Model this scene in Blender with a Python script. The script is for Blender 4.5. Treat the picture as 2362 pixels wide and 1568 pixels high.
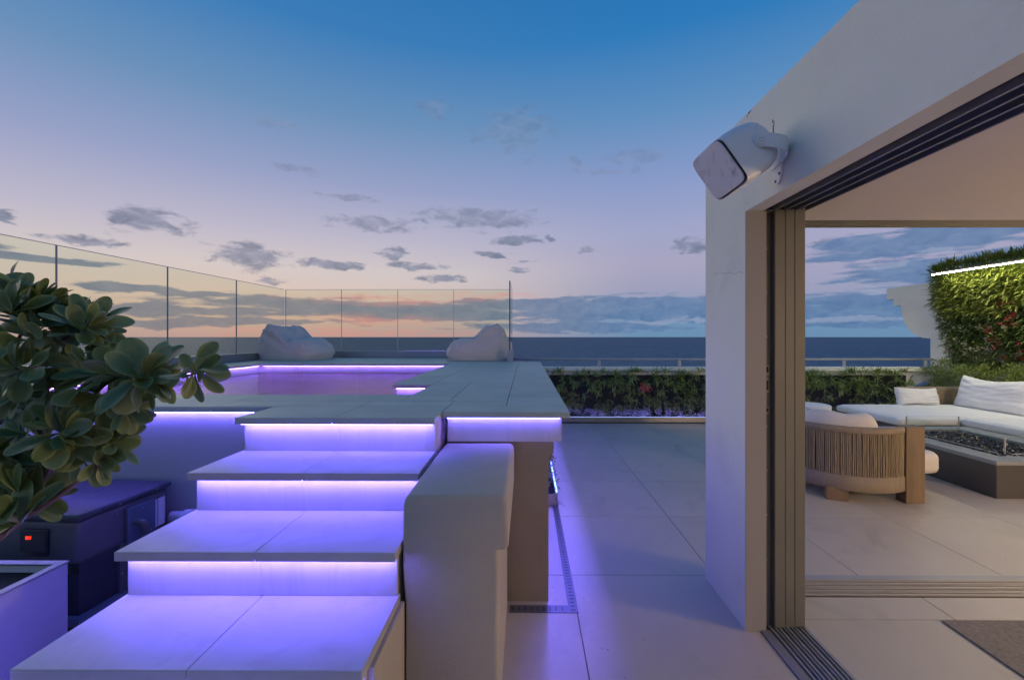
import bpy, bmesh, math, random
from math import pi, sin, cos, radians, atan2, asin, sqrt
from mathutils import Vector, Matrix, noise

for o in list(bpy.data.objects):
    bpy.data.objects.remove(o)
S = bpy.context.scene
C = S.collection
RND = random.Random(7)

# ------------------------------------------------------------------ camera
cd = bpy.data.cameras.new('camera')
cam = bpy.data.objects.new('camera', cd)
C.objects.link(cam)
cam.location = (0, 0, 1.5)
cam.rotation_euler = (radians(90), 0, radians(0.4))
cd.sensor_width = 36
cd.lens = 15.39
cd.shift_x = -0.0106
cd.shift_y = -0.0030
cd.clip_start = 0.05
cd.clip_end = 200000
S.camera = cam

S.view_settings.view_transform = 'Standard'
S.view_settings.look = 'None'
S.view_settings.exposure = 0.0
S.view_settings.gamma = 1
S.view_settings.use_curve_mapping = False
S.render.engine = 'CYCLES'
S.cycles.use_denoising = True
S.cycles.max_bounces = 8
S.cycles.diffuse_bounces = 4
S.cycles.transparent_max_bounces = 24
S.cycles.caustics_reflective = False
S.cycles.caustics_refractive = False
S.cycles.sample_clamp_indirect = 6

HY, CX, FP = 777.0, 1206.0, 1010.0   # measured on a 2362 px wide view of the photograph


def srgb(r, g, b):
    f = lambda c: (c / 255 / 12.92) if c / 255 <= 0.04045 else ((c / 255 + 0.055) / 1.055) ** 2.4
    return (f(r), f(g), f(b), 1)


# ------------------------------------------------------------------ node helper
class NT:
    def __init__(s, tree):
        s.t = tree
        s.n = tree.nodes
        s.l = tree.links

    def new(s, typ, **kw):
        nd = s.n.new(typ)
        for k, v in kw.items():
            setattr(nd, k, v)
        return nd

    def put(s, sock, v):
        if v is None:
            return
        if isinstance(v, bpy.types.NodeSocket):
            s.l.new(v, sock)
        else:
            sock.default_value = v

    def math(s, op, a, b=None, c=None, clamp=False):
        nd = s.new('ShaderNodeMath', operation=op, use_clamp=clamp)
        s.put(nd.inputs[0], a)
        s.put(nd.inputs[1], b)
        s.put(nd.inputs[2], c)
        return nd.outputs[0]

    def vmath(s, op, a, b=None, c=None):
        nd = s.new('ShaderNodeVectorMath', operation=op)
        s.put(nd.inputs[0], a)
        s.put(nd.inputs[1], b)
        s.put(nd.inputs[2], c)
        return nd.outputs['Value'] if op in ('LENGTH', 'DOT_PRODUCT') else nd.outputs[0]

    def mix(s, f, a, b, blend='MIX'):
        nd = s.new('ShaderNodeMix', data_type='RGBA', blend_type=blend)
        s.put(nd.inputs[0], f)
        s.put(nd.inputs[6], a)
        s.put(nd.inputs[7], b)
        return nd.outputs[2]

    def ramp(s, fac, stops, interp='LINEAR'):
        nd = s.new('ShaderNodeValToRGB')
        cr = nd.color_ramp
        cr.interpolation = interp
        while len(cr.elements) < len(stops):
            cr.elements.new(0.5)
        for e, (p, c) in zip(cr.elements, stops):
            e.position = p
            e.color = c
        s.put(nd.inputs[0], fac)
        return nd.outputs[0]

    def mrange(s, v, a, b, c=0.0, d=1.0, smooth=False):
        nd = s.new('ShaderNodeMapRange', interpolation_type='SMOOTHSTEP' if smooth else 'LINEAR')
        s.put(nd.inputs[0], v)
        for i, x in enumerate((a, b, c, d)):
            nd.inputs[i + 1].default_value = x
        return nd.outputs[0]

    def noise(s, vec=None, scale=5, detail=3, rough=0.5, dist=0.0):
        nd = s.new('ShaderNodeTexNoise')
        s.put(nd.inputs['Vector'], vec)
        nd.inputs['Scale'].default_value = scale
        nd.inputs['Detail'].default_value = detail
        nd.inputs['Roughness'].default_value = rough
        nd.inputs['Distortion'].default_value = dist
        return nd.outputs[0]


# ------------------------------------------------------------------ world: dusk sky
W = bpy.data.worlds.new('World')
S.world = W
W.use_nodes = True
w = NT(W.node_tree)
w.n.clear()
tc = w.new('ShaderNodeTexCoord')
sep = w.new('ShaderNodeSeparateXYZ')
w.l.new(tc.outputs['Generated'], sep.inputs[0])
sx, sy, sz = sep.outputs
az = w.math('ARCTAN2', sx, sy)                 # 0 = +Y, positive to the right
el = w.math('ARCSINE', sz)
el_n = w.math('DIVIDE', el, pi / 2, clamp=True)


def D(deg):
    return deg / 90.0


west = w.ramp(el_n, [(D(0), srgb(182, 158, 164)), (D(2.2), srgb(204, 176, 164)), (D(5), srgb(212, 192, 184)),
                     (D(8), srgb(208, 198, 198)), (D(12), srgb(186, 182, 202)), (D(18), srgb(150, 160, 198)),
                     (D(25), srgb(106, 144, 186)), (D(33), srgb(58, 124, 184)), (D(46), srgb(26, 104, 172)),
                     (D(70), srgb(22, 86, 150)), (D(90), srgb(22, 80, 142))])
east = w.ramp(el_n, [(D(0), srgb(104, 142, 176)), (D(2.2), srgb(112, 146, 182)), (D(4.5), srgb(150, 156, 186)),
                     (D(9), srgb(168, 164, 192)), (D(13), srgb(160, 165, 200)), (D(19), srgb(136, 154, 200)),
                     (D(26), srgb(96, 142, 190)), (D(34), srgb(46, 122, 186)), (D(46), srgb(26, 104, 172)),
                     (D(70), srgb(22, 86, 150)), (D(90), srgb(22, 80, 142))])
# one smooth function of the direction to the sunset (left of the view axis)
sd = radians(-35)
dsun = w.math('ADD', w.math('MULTIPLY', sx, sin(sd)), w.math('MULTIPLY', sy, cos(sd)))
hl = w.math('SQRT', w.math('ADD', w.math('MULTIPLY', sx, sx), w.math('MULTIPLY', sy, sy)))
tsun = w.mrange(w.math('DIVIDE', dsun, w.math('MAXIMUM', hl, 0.001)), 0.62, 0.985, smooth=True)
base = w.mix(tsun, east, west)

# clouds: soft patches in azimuth / elevation broken up by noise
comb = w.new('ShaderNodeCombineXYZ')
w.l.new(az, comb.inputs[0])
w.l.new(el, comb.inputs[1])
ae = comb.outputs[0]
stretch = w.vmath('MULTIPLY', ae, (1.0, 3.2, 1.0))
wn = w.new('ShaderNodeTexNoise')
w.l.new(stretch, wn.inputs['Vector'])
wn.inputs['Scale'].default_value = 16
wn.inputs['Detail'].default_value = 4
warp = w.vmath('MULTIPLY', w.vmath('SUBTRACT', wn.outputs[1], (0.5, 0.5, 0.5)), (0.10, 0.026, 0))
aew = w.vmath('ADD', ae, warp)
n1 = w.noise(w.vmath('ADD', w.vmath('MULTIPLY', ae, (1.0, 2.0, 1.0)), (3.1, 7.7, 0)), 26, 8, 0.6, 0.5)
n2 = w.noise(w.vmath('MULTIPLY', ae, (1.0, 8.0, 1.0)), 12, 7, 0.58)

# (x, y, half width, half height) on the measured view -> direction
PUFF = [(330, 508, 112, 34), (200, 556, 105, 15), (575, 590, 98, 32), (908, 588, 36, 18), (760, 612, 100, 13), (1030, 644, 60, 11),
        (960, 614, 75, 10), (1105, 505, 150, 26), (860, 518, 110, 18), (1200, 553, 60, 13), (1270, 550, 14, 12), (1352, 576, 26, 9),
        (1600, 566, 50, 22), (1470, 358, 80, 16), (1190, 300, 100, 50), (1330, 378, 22, 16), (1000, 252, 45, 22), (625, 645, 40, 10),
        (690, 390, 60, 10), (1140, 590, 40, 8), (1200, 604, 36, 6), (1195, 622, 40, 7), (0, 495, 30, 14), (640, 285, 50, 12), (1400, 395, 90, 8),
        (2470, 480, 160, 30), (1890, 556, 24, 10), (1915, 602, 40, 9), (800, 453, 80, 7), (1460, 392, 30, 7)]
BAND = [(110, 602, 150, 9), (320, 666, 120, 10), (440, 678, 90, 8), (860, 712, 330, 19), (400, 716, 260, 14), (340, 745, 230, 10),
        (560, 742, 250, 9), (1440, 715, 330, 30), (1330, 755, 230, 12), (1850, 725, 260, 30), (1000, 725, 260, 14), (680, 700, 190, 15), (1400, 700, 260, 16),
        (1150, 700, 120, 12), (2020, 705, 230, 36), (2120, 552, 260, 28), (2200, 620, 260, 34), (2400, 640, 300, 60), (1990, 590, 130, 13),
        (1960, 745, 170, 12), (2600, 560, 300, 60), (-250, 690, 400, 24), (-200, 560, 260, 20)]


def blobs(lst):
    acc = None
    for (px, py, hw, hh) in lst:
        u, v = (px - CX) / FP, (HY - py) / FP
        a0 = atan2(u, 1) - radians(0.4)
        rr = sqrt(1 + u * u)
        e0 = math.atan(v / rr)
        wa = hw / FP / (1 + u * u)
        we = hh / FP / rr
        p = w.vmath('MULTIPLY_ADD', aew, (1 / wa, 1 / we, 0), (-a0 / wa, -e0 / we, 0))
        ln = w.vmath('LENGTH', p)
        m = w.math('MULTIPLY_ADD', ln, -0.5, 1.0, clamp=True)
        acc = m if acc is None else w.math('MAXIMUM', acc, m)
    return acc


mp = blobs(PUFF)
mb = blobs(BAND)
dp = w.mrange(w.math('ADD', w.math('MULTIPLY', mp, 1.35), w.math('MULTIPLY', n1, 1.5)), 1.36, 1.80, smooth=True)
dp = w.math('MULTIPLY', dp, w.mrange(mp, 0.05, 0.45, smooth=True))
db = w.mrange(w.math('ADD', w.math('MULTIPLY', mb, 0.95), n2), 0.84, 1.06, smooth=True)
db = w.math('MULTIPLY', db, w.mrange(mb, 0.05, 0.4, smooth=True))
# elsewhere a thin scatter of low cloud all round the horizon
away = w.mrange(w.math('ABSOLUTE', w.math('ADD', az, -0.05)), 1.05, 1.4, smooth=True)
dall = w.math('MULTIPLY', w.mrange(n2, 0.5, 0.68, smooth=True), w.mrange(el, 0.0, 0.35, 0.8, 0.0))
db = w.math('MAXIMUM', db, w.math('MULTIPLY', dall, away))
ccol = w.mix(w.mrange(n1, 0.35, 0.75), srgb(150, 154, 178), srgb(72, 92, 122))
bcol = w.mix(w.mrange(n1, 0.3, 0.8), w.mix(tsun, srgb(74, 112, 158), srgb(92, 114, 144)), w.mix(tsun, srgb(116, 142, 178), srgb(124, 134, 156)))
sky = w.mix(w.math('MULTIPLY', dp, w.mrange(el, 0.20, 0.34, 0.80, 0.26)), base, ccol)
sky = w.mix(w.math('MULTIPLY', db, 0.85), sky, bcol)
# rosy glow between the cloud bands low over the sea
glow = blobs([(900, 692, 170, 10), (880, 738, 150, 12), (1130, 684, 90, 8), (820, 770, 300, 12)])
glow = w.math('MULTIPLY', w.mrange(glow, 0.1, 0.9, smooth=True), w.mrange(n2, 0.35, 0.6))
sky = w.mix(w.math('MULTIPLY', glow, 0.6), sky, srgb(226, 150, 148))
# bright cloud tops low on the right
tops = blobs([(1520, 742, 90, 8), (1940, 740, 120, 7), (2060, 610, 60, 14), (2150, 578, 50, 8), (1620, 735, 80, 10), (2010, 672, 60, 10), (2000, 735, 90, 6)])
tops = w.math('MULTIPLY', w.mrange(w.math('ADD', tops, w.math('MULTIPLY', n1, 0.9)), 0.95, 1.25, smooth=True), w.mrange(tops, 0.1, 0.5))
sky = w.mix(w.math('MULTIPLY', tops, 0.4), sky, srgb(168, 176, 200))
# below the horizon: dim sea colour
sky = w.mix(w.mrange(el, -0.02, 0.0), srgb(60, 84, 104), sky)

nish = w.new('ShaderNodeTexSky', sky_type='NISHITA', sun_disc=False)
nish.sun_elevation = radians(2.0)
nish.sun_rotation = radians(-35)
add = w.mix(1.0, sky, w.mix(1.0, nish.outputs[0], (0.0025, 0.0025, 0.0025, 1), 'MULTIPLY'), 'ADD')
bg = w.new('ShaderNodeBackground')
w.l.new(add, bg.inputs[0])
bg.inputs[1].default_value = 1.0
wo = w.new('ShaderNodeOutputWorld')
w.l.new(bg.outputs[0], wo.inputs[0])
W.cycles.sampling_method = 'MANUAL'
W.cycles.sample_map_resolution = 1024

# the broad afterglow over the sea on the left, as one very soft sun
sl = bpy.data.lights.new('afterglow', 'SUN')
sl.energy = 0.60
sl.angle = radians(50)
sl.color = (1.0, 0.82, 0.55)
so = bpy.data.objects.new('afterglow', sl)
C.objects.link(so)
sv = Vector((sin(radians(-58)) * cos(radians(20)), cos(radians(-58)) * cos(radians(20)), sin(radians(20))))
so.rotation_euler = sv.to_track_quat('Z', 'Y').to_euler()


# ------------------------------------------------------------------ materials
def pmat(name, base, rough=0.6, var=0.08, vscale=3.0, bump=0.0, bscale=60, metal=0.0, spec=0.5, stretch=None,
         rand=0.0, base2=None, mott=None, bdist=0.002):
    m = bpy.data.materials.new(name)
    m.use_nodes = True
    t = NT(m.node_tree)
    bs = t.n['Principled BSDF']
    tco = t.new('ShaderNodeTexCoord').outputs['Object']
    if stretch:
        tco = t.vmath('MULTIPLY', tco, stretch)
    nz = t.noise(tco, vscale, 5, 0.6, 0.4)
    b = (*base[:3], 1)
    lo = tuple(c * (1 - var) for c in base[:3]) + (1,)
    hi = tuple(min(1, c * (1 + var)) for c in base[:3]) + (1,)
    if base2:
        hi = (*base2[:3], 1)
        lo = b
    col = t.mix(t.mrange(nz, 0.3, 0.7), lo, hi)
    if mott:   # second, larger mottling: (colour, scale, amount)
        nz2 = t.noise(t.vmath('ADD', tco, (5.3, 1.7, 9.1)), mott[1], 6, 0.65, 0.8)
        col = t.mix(t.math('MULTIPLY', t.mrange(nz2, 0.5, 0.72, smooth=True), mott[2]), col, (*mott[0][:3], 1))
    if rand:
        oi = t.new('ShaderNodeObjectInfo')
        hsv = t.new('ShaderNodeHueSaturation')
        t.l.new(col, hsv.inputs['Color'])
        t.l.new(t.mrange(oi.outputs['Random'], 0, 1, 1 - rand, 1 + rand), hsv.inputs['Value'])
        col = hsv.outputs[0]
    t.l.new(col, bs.inputs['Base Color'])
    t.l.new(t.mrange(t.noise(tco, vscale * 2.3, 4), 0.3, 0.7, max(0.02, rough - 0.07), min(1, rough + 0.07)), bs.inputs['Roughness'])
    bs.inputs['Metallic'].default_value = metal
    bs.inputs['Specular IOR Level'].default_value = spec
    if bump:
        bp = t.new('ShaderNodeBump')
        bp.inputs['Strength'].default_value = bump
        bp.inputs['Distance'].default_value = bdist
        t.l.new(t.noise(tco, bscale, 4, 0.6), bp.inputs['Height'])
        t.l.new(bp.outputs[0], bs.inputs['Normal'])
    return m


def emat(name, col, strength):
    m = bpy.data.materials.new(name)
    m.use_nodes = True
    t = NT(m.node_tree)
    t.n.clear()
    e = t.new('ShaderNodeEmission')
    e.inputs[0].default_value = (*col, 1)
    e.inputs[1].default_value = strength
    o = t.new('ShaderNodeOutputMaterial')
    t.l.new(e.outputs[0], o.inputs[0])
    return m


def glassmat(name, tint, rough=0.0, ior=1.45):
    m = bpy.data.materials.new(name)
    m.use_nodes = True
    t = NT(m.node_tree)
    t.n.clear()
    tr = t.new('ShaderNodeBsdfTransparent')
    tr.inputs[0].default_value = (*tint, 1)
    gl = t.new('ShaderNodeBsdfGlossy')
    gl.inputs['Roughness'].default_value = rough
    fr = t.new('ShaderNodeFresnel')
    fr.inputs[0].default_value = ior
    geo = t.new('ShaderNodeNewGeometry')
    f = t.math('MULTIPLY', fr.outputs[0], t.math('SUBTRACT', 1.0, geo.outputs['Backfacing']))
    mx = t.new('ShaderNodeMixShader')
    t.l.new(f, mx.inputs[0])
    t.l.new(tr.outputs[0], mx.inputs[1])
    t.l.new(gl.outputs[0], mx.inputs[2])
    o = t.new('ShaderNodeOutputMaterial')
    t.l.new(mx.outputs[0], o.inputs[0])
    return m


def leafmat(name, c1, c2, rough=0.45, rim=None, trans=0.15, spec=0.4):
    m = bpy.data.materials.new(name)
    m.use_nodes = True
    t = NT(m.node_tree)
    bs = t.n['Principled BSDF']
    oi = t.new('ShaderNodeObjectInfo')
    geo = t.new('ShaderNodeNewGeometry')
    r = t.math('FRACT', t.math('ADD', geo.outputs['Random Per Island'], oi.outputs['Random']))
    col = t.mix(r, (*c1, 1), (*c2, 1))
    tco = t.new('ShaderNodeTexCoord').outputs['Object']
    col = t.mix(t.math('MULTIPLY', t.noise(tco, 30, 4), 0.35), col, (c1[0] * 0.6, c1[1] * 0.6, c1[2] * 0.6, 1))
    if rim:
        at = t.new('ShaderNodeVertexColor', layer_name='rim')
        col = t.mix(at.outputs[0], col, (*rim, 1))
    t.l.new(col, bs.inputs['Base Color'])
    bs.inputs['Roughness'].default_value = rough
    bs.inputs['Specular IOR Level'].default_value = spec
    if trans:
        tl = t.new('ShaderNodeBsdfTranslucent')
        t.l.new(t.mix(1.0, col, (1.0, 1.15, 0.6, 1), 'MULTIPLY'), tl.inputs[0])
        mx = t.new('ShaderNodeMixShader')
        mx.inputs[0].default_value = trans
        t.l.new(bs.outputs[0], mx.inputs[1])
        t.l.new(tl.outputs[0], mx.inputs[2])
        t.l.new(mx.outputs[0], t.n['Material Output'].inputs[0])
    return m


M = {}
M['stone'] = pmat('pale stone tile', (0.53, 0.47, 0.385), 0.45, 0.05, 1.3, 0.25, 90, rand=0.06, mott=((0.39, 0.34, 0.28), 2.1, 0.6), stretch=(1, 0.6, 1), bdist=0.0012)
M['decktile'] = pmat('grey deck tile', (0.41, 0.46, 0.41), 0.5, 0.05, 2.2, 0.3, 120, rand=0.05, mott=((0.35, 0.40, 0.37), 2.0, 0.4), bdist=0.0012)
M['tread'] = pmat('tread stone', (0.47, 0.45, 0.45), 0.42, 0.05, 5, 0.5, 220, rand=0.035, mott=((0.37, 0.35, 0.35), 7.0, 0.55), bdist=0.0012)
M['riser'] = pmat('riser stone', (0.52, 0.50, 0.51), 0.6, 0.06, 7, 0.4, 90, rand=0.03, stretch=(1, 1, 0.22), mott=((0.42, 0.40, 0.42), 12.0, 0.55), bdist=0.0015)
M['grout'] = pmat('grout', (0.16, 0.15, 0.14), 0.9, 0.1, 8)
M['stucco'] = pmat('cream stucco', (0.46, 0.41, 0.35), 0.8, 0.05, 1.5, 0.4, 75, mott=((0.38, 0.335, 0.285), 3.0, 0.35), bdist=0.003)
M['house'] = pmat('white painted render', (0.70, 0.71, 0.63), 0.75, 0.03, 1.2, 0.5, 55, mott=((0.57, 0.57, 0.51), 1.5, 0.5), bdist=0.002)
M['ceiling'] = pmat('ceiling paint', (0.74, 0.68, 0.62), 0.85, 0.02, 1.5, 0.15, 60)
M['alu'] = pmat('beige aluminium', (0.25, 0.235, 0.19), 0.42, 0.03, 4, 0.1, 80, metal=0.35)
M['track'] = pmat('track metal', (0.42, 0.40, 0.38), 0.5, 0.04, 2, metal=0.4)
M['trackdark'] = pmat('track groove', (0.05, 0.05, 0.055), 0.6, 0.1, 6)
M['white'] = pmat('white plastic', (0.76, 0.76, 0.76), 0.38, 0.02, 4)
M['grille'] = pmat('weathered grille', (0.80, 0.77, 0.76), 0.6, 0.05, 8, 0.4, 500, mott=((0.34, 0.27, 0.22), 17.0, 0.8), stretch=(1, 0.5, 0.4))
M['dark'] = pmat('black plastic', (0.02, 0.02, 0.022), 0.35, 0.2, 8)
M['lid'] = pmat('charcoal lid', (0.045, 0.045, 0.055), 0.5, 0.15, 20, 0.4, 160)
M['pump'] = pmat('grey pump casing', (0.10, 0.095, 0.10), 0.45, 0.06, 6, 0.2, 200)
M['pumpdark'] = pmat('dark pump panel', (0.035, 0.035, 0.045), 0.5, 0.1, 8)
M['blue_panel'] = pmat('slate panel', (0.09, 0.12, 0.16), 0.45, 0.06, 8)
M['boxpaint'] = pmat('planter paint', (0.36, 0.35, 0.40), 0.5, 0.03, 3, 0.2, 90, mott=((0.30, 0.30, 0.34), 5, 0.4))
M['paper'] = pmat('printed label sheet', (0.6, 0.6, 0.62), 0.6, 0.3, 70, stretch=(1, 1, 6))
M['pvc'] = pmat('pvc pipe', (0.6, 0.62, 0.66), 0.35, 0.04, 6)
M['copper'] = pmat('coil fins', (0.35, 0.28, 0.18), 0.5, 0.2, 60, metal=0.5, stretch=(1, 1, 8))
M['soil'] = pmat('dark soil', (0.025, 0.022, 0.02), 0.95, 0.5, 40, 1.0, 90, bdist=0.01)
M['rim'] = pmat('grey rim metal', (0.3, 0.31, 0.33), 0.4, 0.08, 8, metal=0.6)
M['poolfloor'] = pmat('pool floor mosaic', (0.42, 0.28, 0.34), 0.5, 0.12, 30)
M['steel'] = pmat('brushed steel', (0.42, 0.38, 0.33), 0.32, 0.1, 3, metal=0.85, stretch=(0.3, 1, 30))
M['kerb'] = pmat('glass channel metal', (0.30, 0.32, 0.35), 0.38, 0.08, 2, metal=0.6)
M['post'] = pmat('joint metal', (0.32, 0.33, 0.36), 0.35, 0.05, 4, metal=0.7)
M['glass'] = glassmat('tinted balustrade glass', (0.945, 0.965, 0.90))
M['glassedge'] = pmat('glass edge', (0.62, 0.68, 0.64), 0.2, 0.03, 4)
M['guard'] = glassmat('clear guard glass', (0.95, 0.975, 0.965), 0.0, 1.18)
M['grate'] = pmat('dull drain metal', (0.16, 0.16, 0.18), 0.45, 0.08, 8, metal=0.5)
M['rail'] = pmat('white rail paint', (0.36, 0.38, 0.41), 0.35, 0.04, 4)
M['bag'] = pmat('white canvas', (0.62, 0.56, 0.51), 0.85, 0.03, 4, 0.7, 6, stretch=(1.0, 1, 1.6), bdist=0.03)
M['cushion'] = pmat('white outdoor fabric', (0.74, 0.74, 0.74), 0.85, 0.03, 3, 0.4, 400, bdist=0.001)
M['cream'] = pmat('cream cushion', (0.74, 0.69, 0.62), 0.85, 0.03, 3, 0.4, 400, bdist=0.001)
M['rope'] = pmat('taupe rope', (0.36, 0.285, 0.18), 0.8, 0.18, 60, 0.7, 300, stretch=(1, 1, 0.15))
M['ropeband'] = pmat('wrapped rope band', (0.29, 0.23, 0.16), 0.8, 0.14, 45, 0.9, 160, stretch=(1, 1, 0.06))
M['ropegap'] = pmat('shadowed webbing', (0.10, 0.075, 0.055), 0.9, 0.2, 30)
M['teak'] = pmat('weathered teak', (0.15, 0.10, 0.055), 0.6, 0.2, 12, 0.4, 60, base2=(0.24, 0.165, 0.095), stretch=(1, 1, 0.12))
M['plinth'] = pmat('sofa plinth', (0.16, 0.15, 0.14), 0.7, 0.08, 10)
M['firebody'] = pmat('charcoal concrete', (0.075, 0.068, 0.064), 0.5, 0.06, 3, 0.15, 60)
M['firetop'] = pmat('grey slab top', (0.26, 0.27, 0.29), 0.35, 0.06, 3)
M['lava'] = pmat('fire glass', (0.025, 0.025, 0.03), 0.3, 0.5, 60)
M['rug'] = pmat('grey woven rug', (0.24, 0.215, 0.19), 0.95, 0.25, 60, 1.0, 260, mott=((0.30, 0.27, 0.24), 7, 0.5), bdist=0.004)
M['trunk'] = pmat('red brown bark', (0.13, 0.075, 0.07), 0.7, 0.3, 40, 0.8, 120)
M['hedge'] = leafmat('strap leaves', (0.15, 0.25, 0.06), (0.34, 0.42, 0.13), 0.5)
M['bush'] = leafmat('fine leaves', (0.15, 0.21, 0.045), (0.27, 0.32, 0.08), 0.6)
M['purpleplant'] = leafmat('silver groundcover', (0.26, 0.28, 0.28), (0.42, 0.40, 0.45), 0.6)
M['fern'] = leafmat('green wall leaves', (0.16, 0.22, 0.04), (0.34, 0.38, 0.08), 0.5, trans=0.2)
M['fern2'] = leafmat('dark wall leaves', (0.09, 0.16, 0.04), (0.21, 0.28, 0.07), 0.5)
M['redfl'] = leafmat('red petals', (0.60, 0.05, 0.06), (0.75, 0.16, 0.16), 0.5)
M['whitefl'] = leafmat('cream petals', (0.62, 0.56, 0.34), (0.75, 0.72, 0.60), 0.5)
M['redplant'] = leafmat('bronze leaves', (0.16, 0.06, 0.04), (0.28, 0.11, 0.07), 0.5)
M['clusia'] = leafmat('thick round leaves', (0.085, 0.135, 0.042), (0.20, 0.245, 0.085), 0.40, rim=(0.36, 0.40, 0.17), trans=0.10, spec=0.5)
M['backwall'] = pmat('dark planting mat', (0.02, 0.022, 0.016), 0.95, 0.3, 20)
M['deckbody'] = pmat('pool wall paint', (0.42, 0.41, 0.42), 0.7, 0.04, 1.5, 0.4, 60, mott=((0.36, 0.35, 0.36), 3.0, 0.3))
LED = (0.155, 0.115, 1.0)
M['led'] = emat('violet led', LED, 108)
M['ledside'] = emat('violet led, side run', LED, 520)
M['ledout'] = emat('violet led, edge run', LED, 58)
M['ledfront'] = emat('violet led, front run', LED, 58)
M['ledwall'] = emat('violet led, deck wall run', LED, 100)
M['ledpool'] = emat('violet led, pool', (0.25, 0.14, 1.0), 52)
M['ledplant'] = emat('cool blue led', (0.35, 0.5, 1.0), 2.2)
M['ledplantnear'] = emat('cool blue led, near', (0.12, 0.2, 1.0), 9)
M['postshade'] = pmat('shaded post front tone', (0.40, 0.355, 0.31), 0.7, 0.03, 2, 0.3, 60)  # post render with the front's dimmer, warmer light put into the colour
M['pillar'] = pmat('brown beige render', (0.30, 0.245, 0.195), 0.8, 0.05, 1.5, 0.5, 75, mott=((0.25, 0.20, 0.16), 3.0, 0.4), bdist=0.003)
M['ledhidden'] = emat('violet led in planter', (0.24, 0.20, 1.0), 60)
M['ledwarm'] = emat('warm white led bar', (1.0, 0.90, 0.62), 150)
M['poolfill'] = emat('pink pool fill glow', (1.0, 0.15, 0.38), 170)  # glow of the added pink discs below the water
M['digits'] = emat('red digits', (1.0, 0.035, 0.012), 2.2)
M['globe'] = emat('opal lamp glass', (1.0, 0.73, 0.49), 155)


# ------------------------------------------------------------------ objects helpers
def tag(o, label=None, cat=None, group=None, kind=None):
    if label: o['label'] = label
    if cat: o['category'] = cat
    if group: o['group'] = group
    if kind: o['kind'] = kind
    return o


def thing(name, loc, label, cat, group=None):
    o = bpy.data.objects.new(name, None)
    o.empty_display_size = 0.1
    o.location = loc
    C.objects.link(o)
    return tag(o, label, cat, group)


def attach(o, parent):
    """children keep the world coordinates their mesh was written in"""
    if parent is not None:
        o.parent = parent
        base = Vector((0, 0, 0))
        p = parent
        while p is not None:
            base += p.location
            p = p.parent
            if p is not None and parent.matrix_parent_inverse != Matrix():
                break
        if parent.parent is None:
            o.matrix_parent_inverse = Matrix.Translation(-parent.location)
    return o


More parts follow.
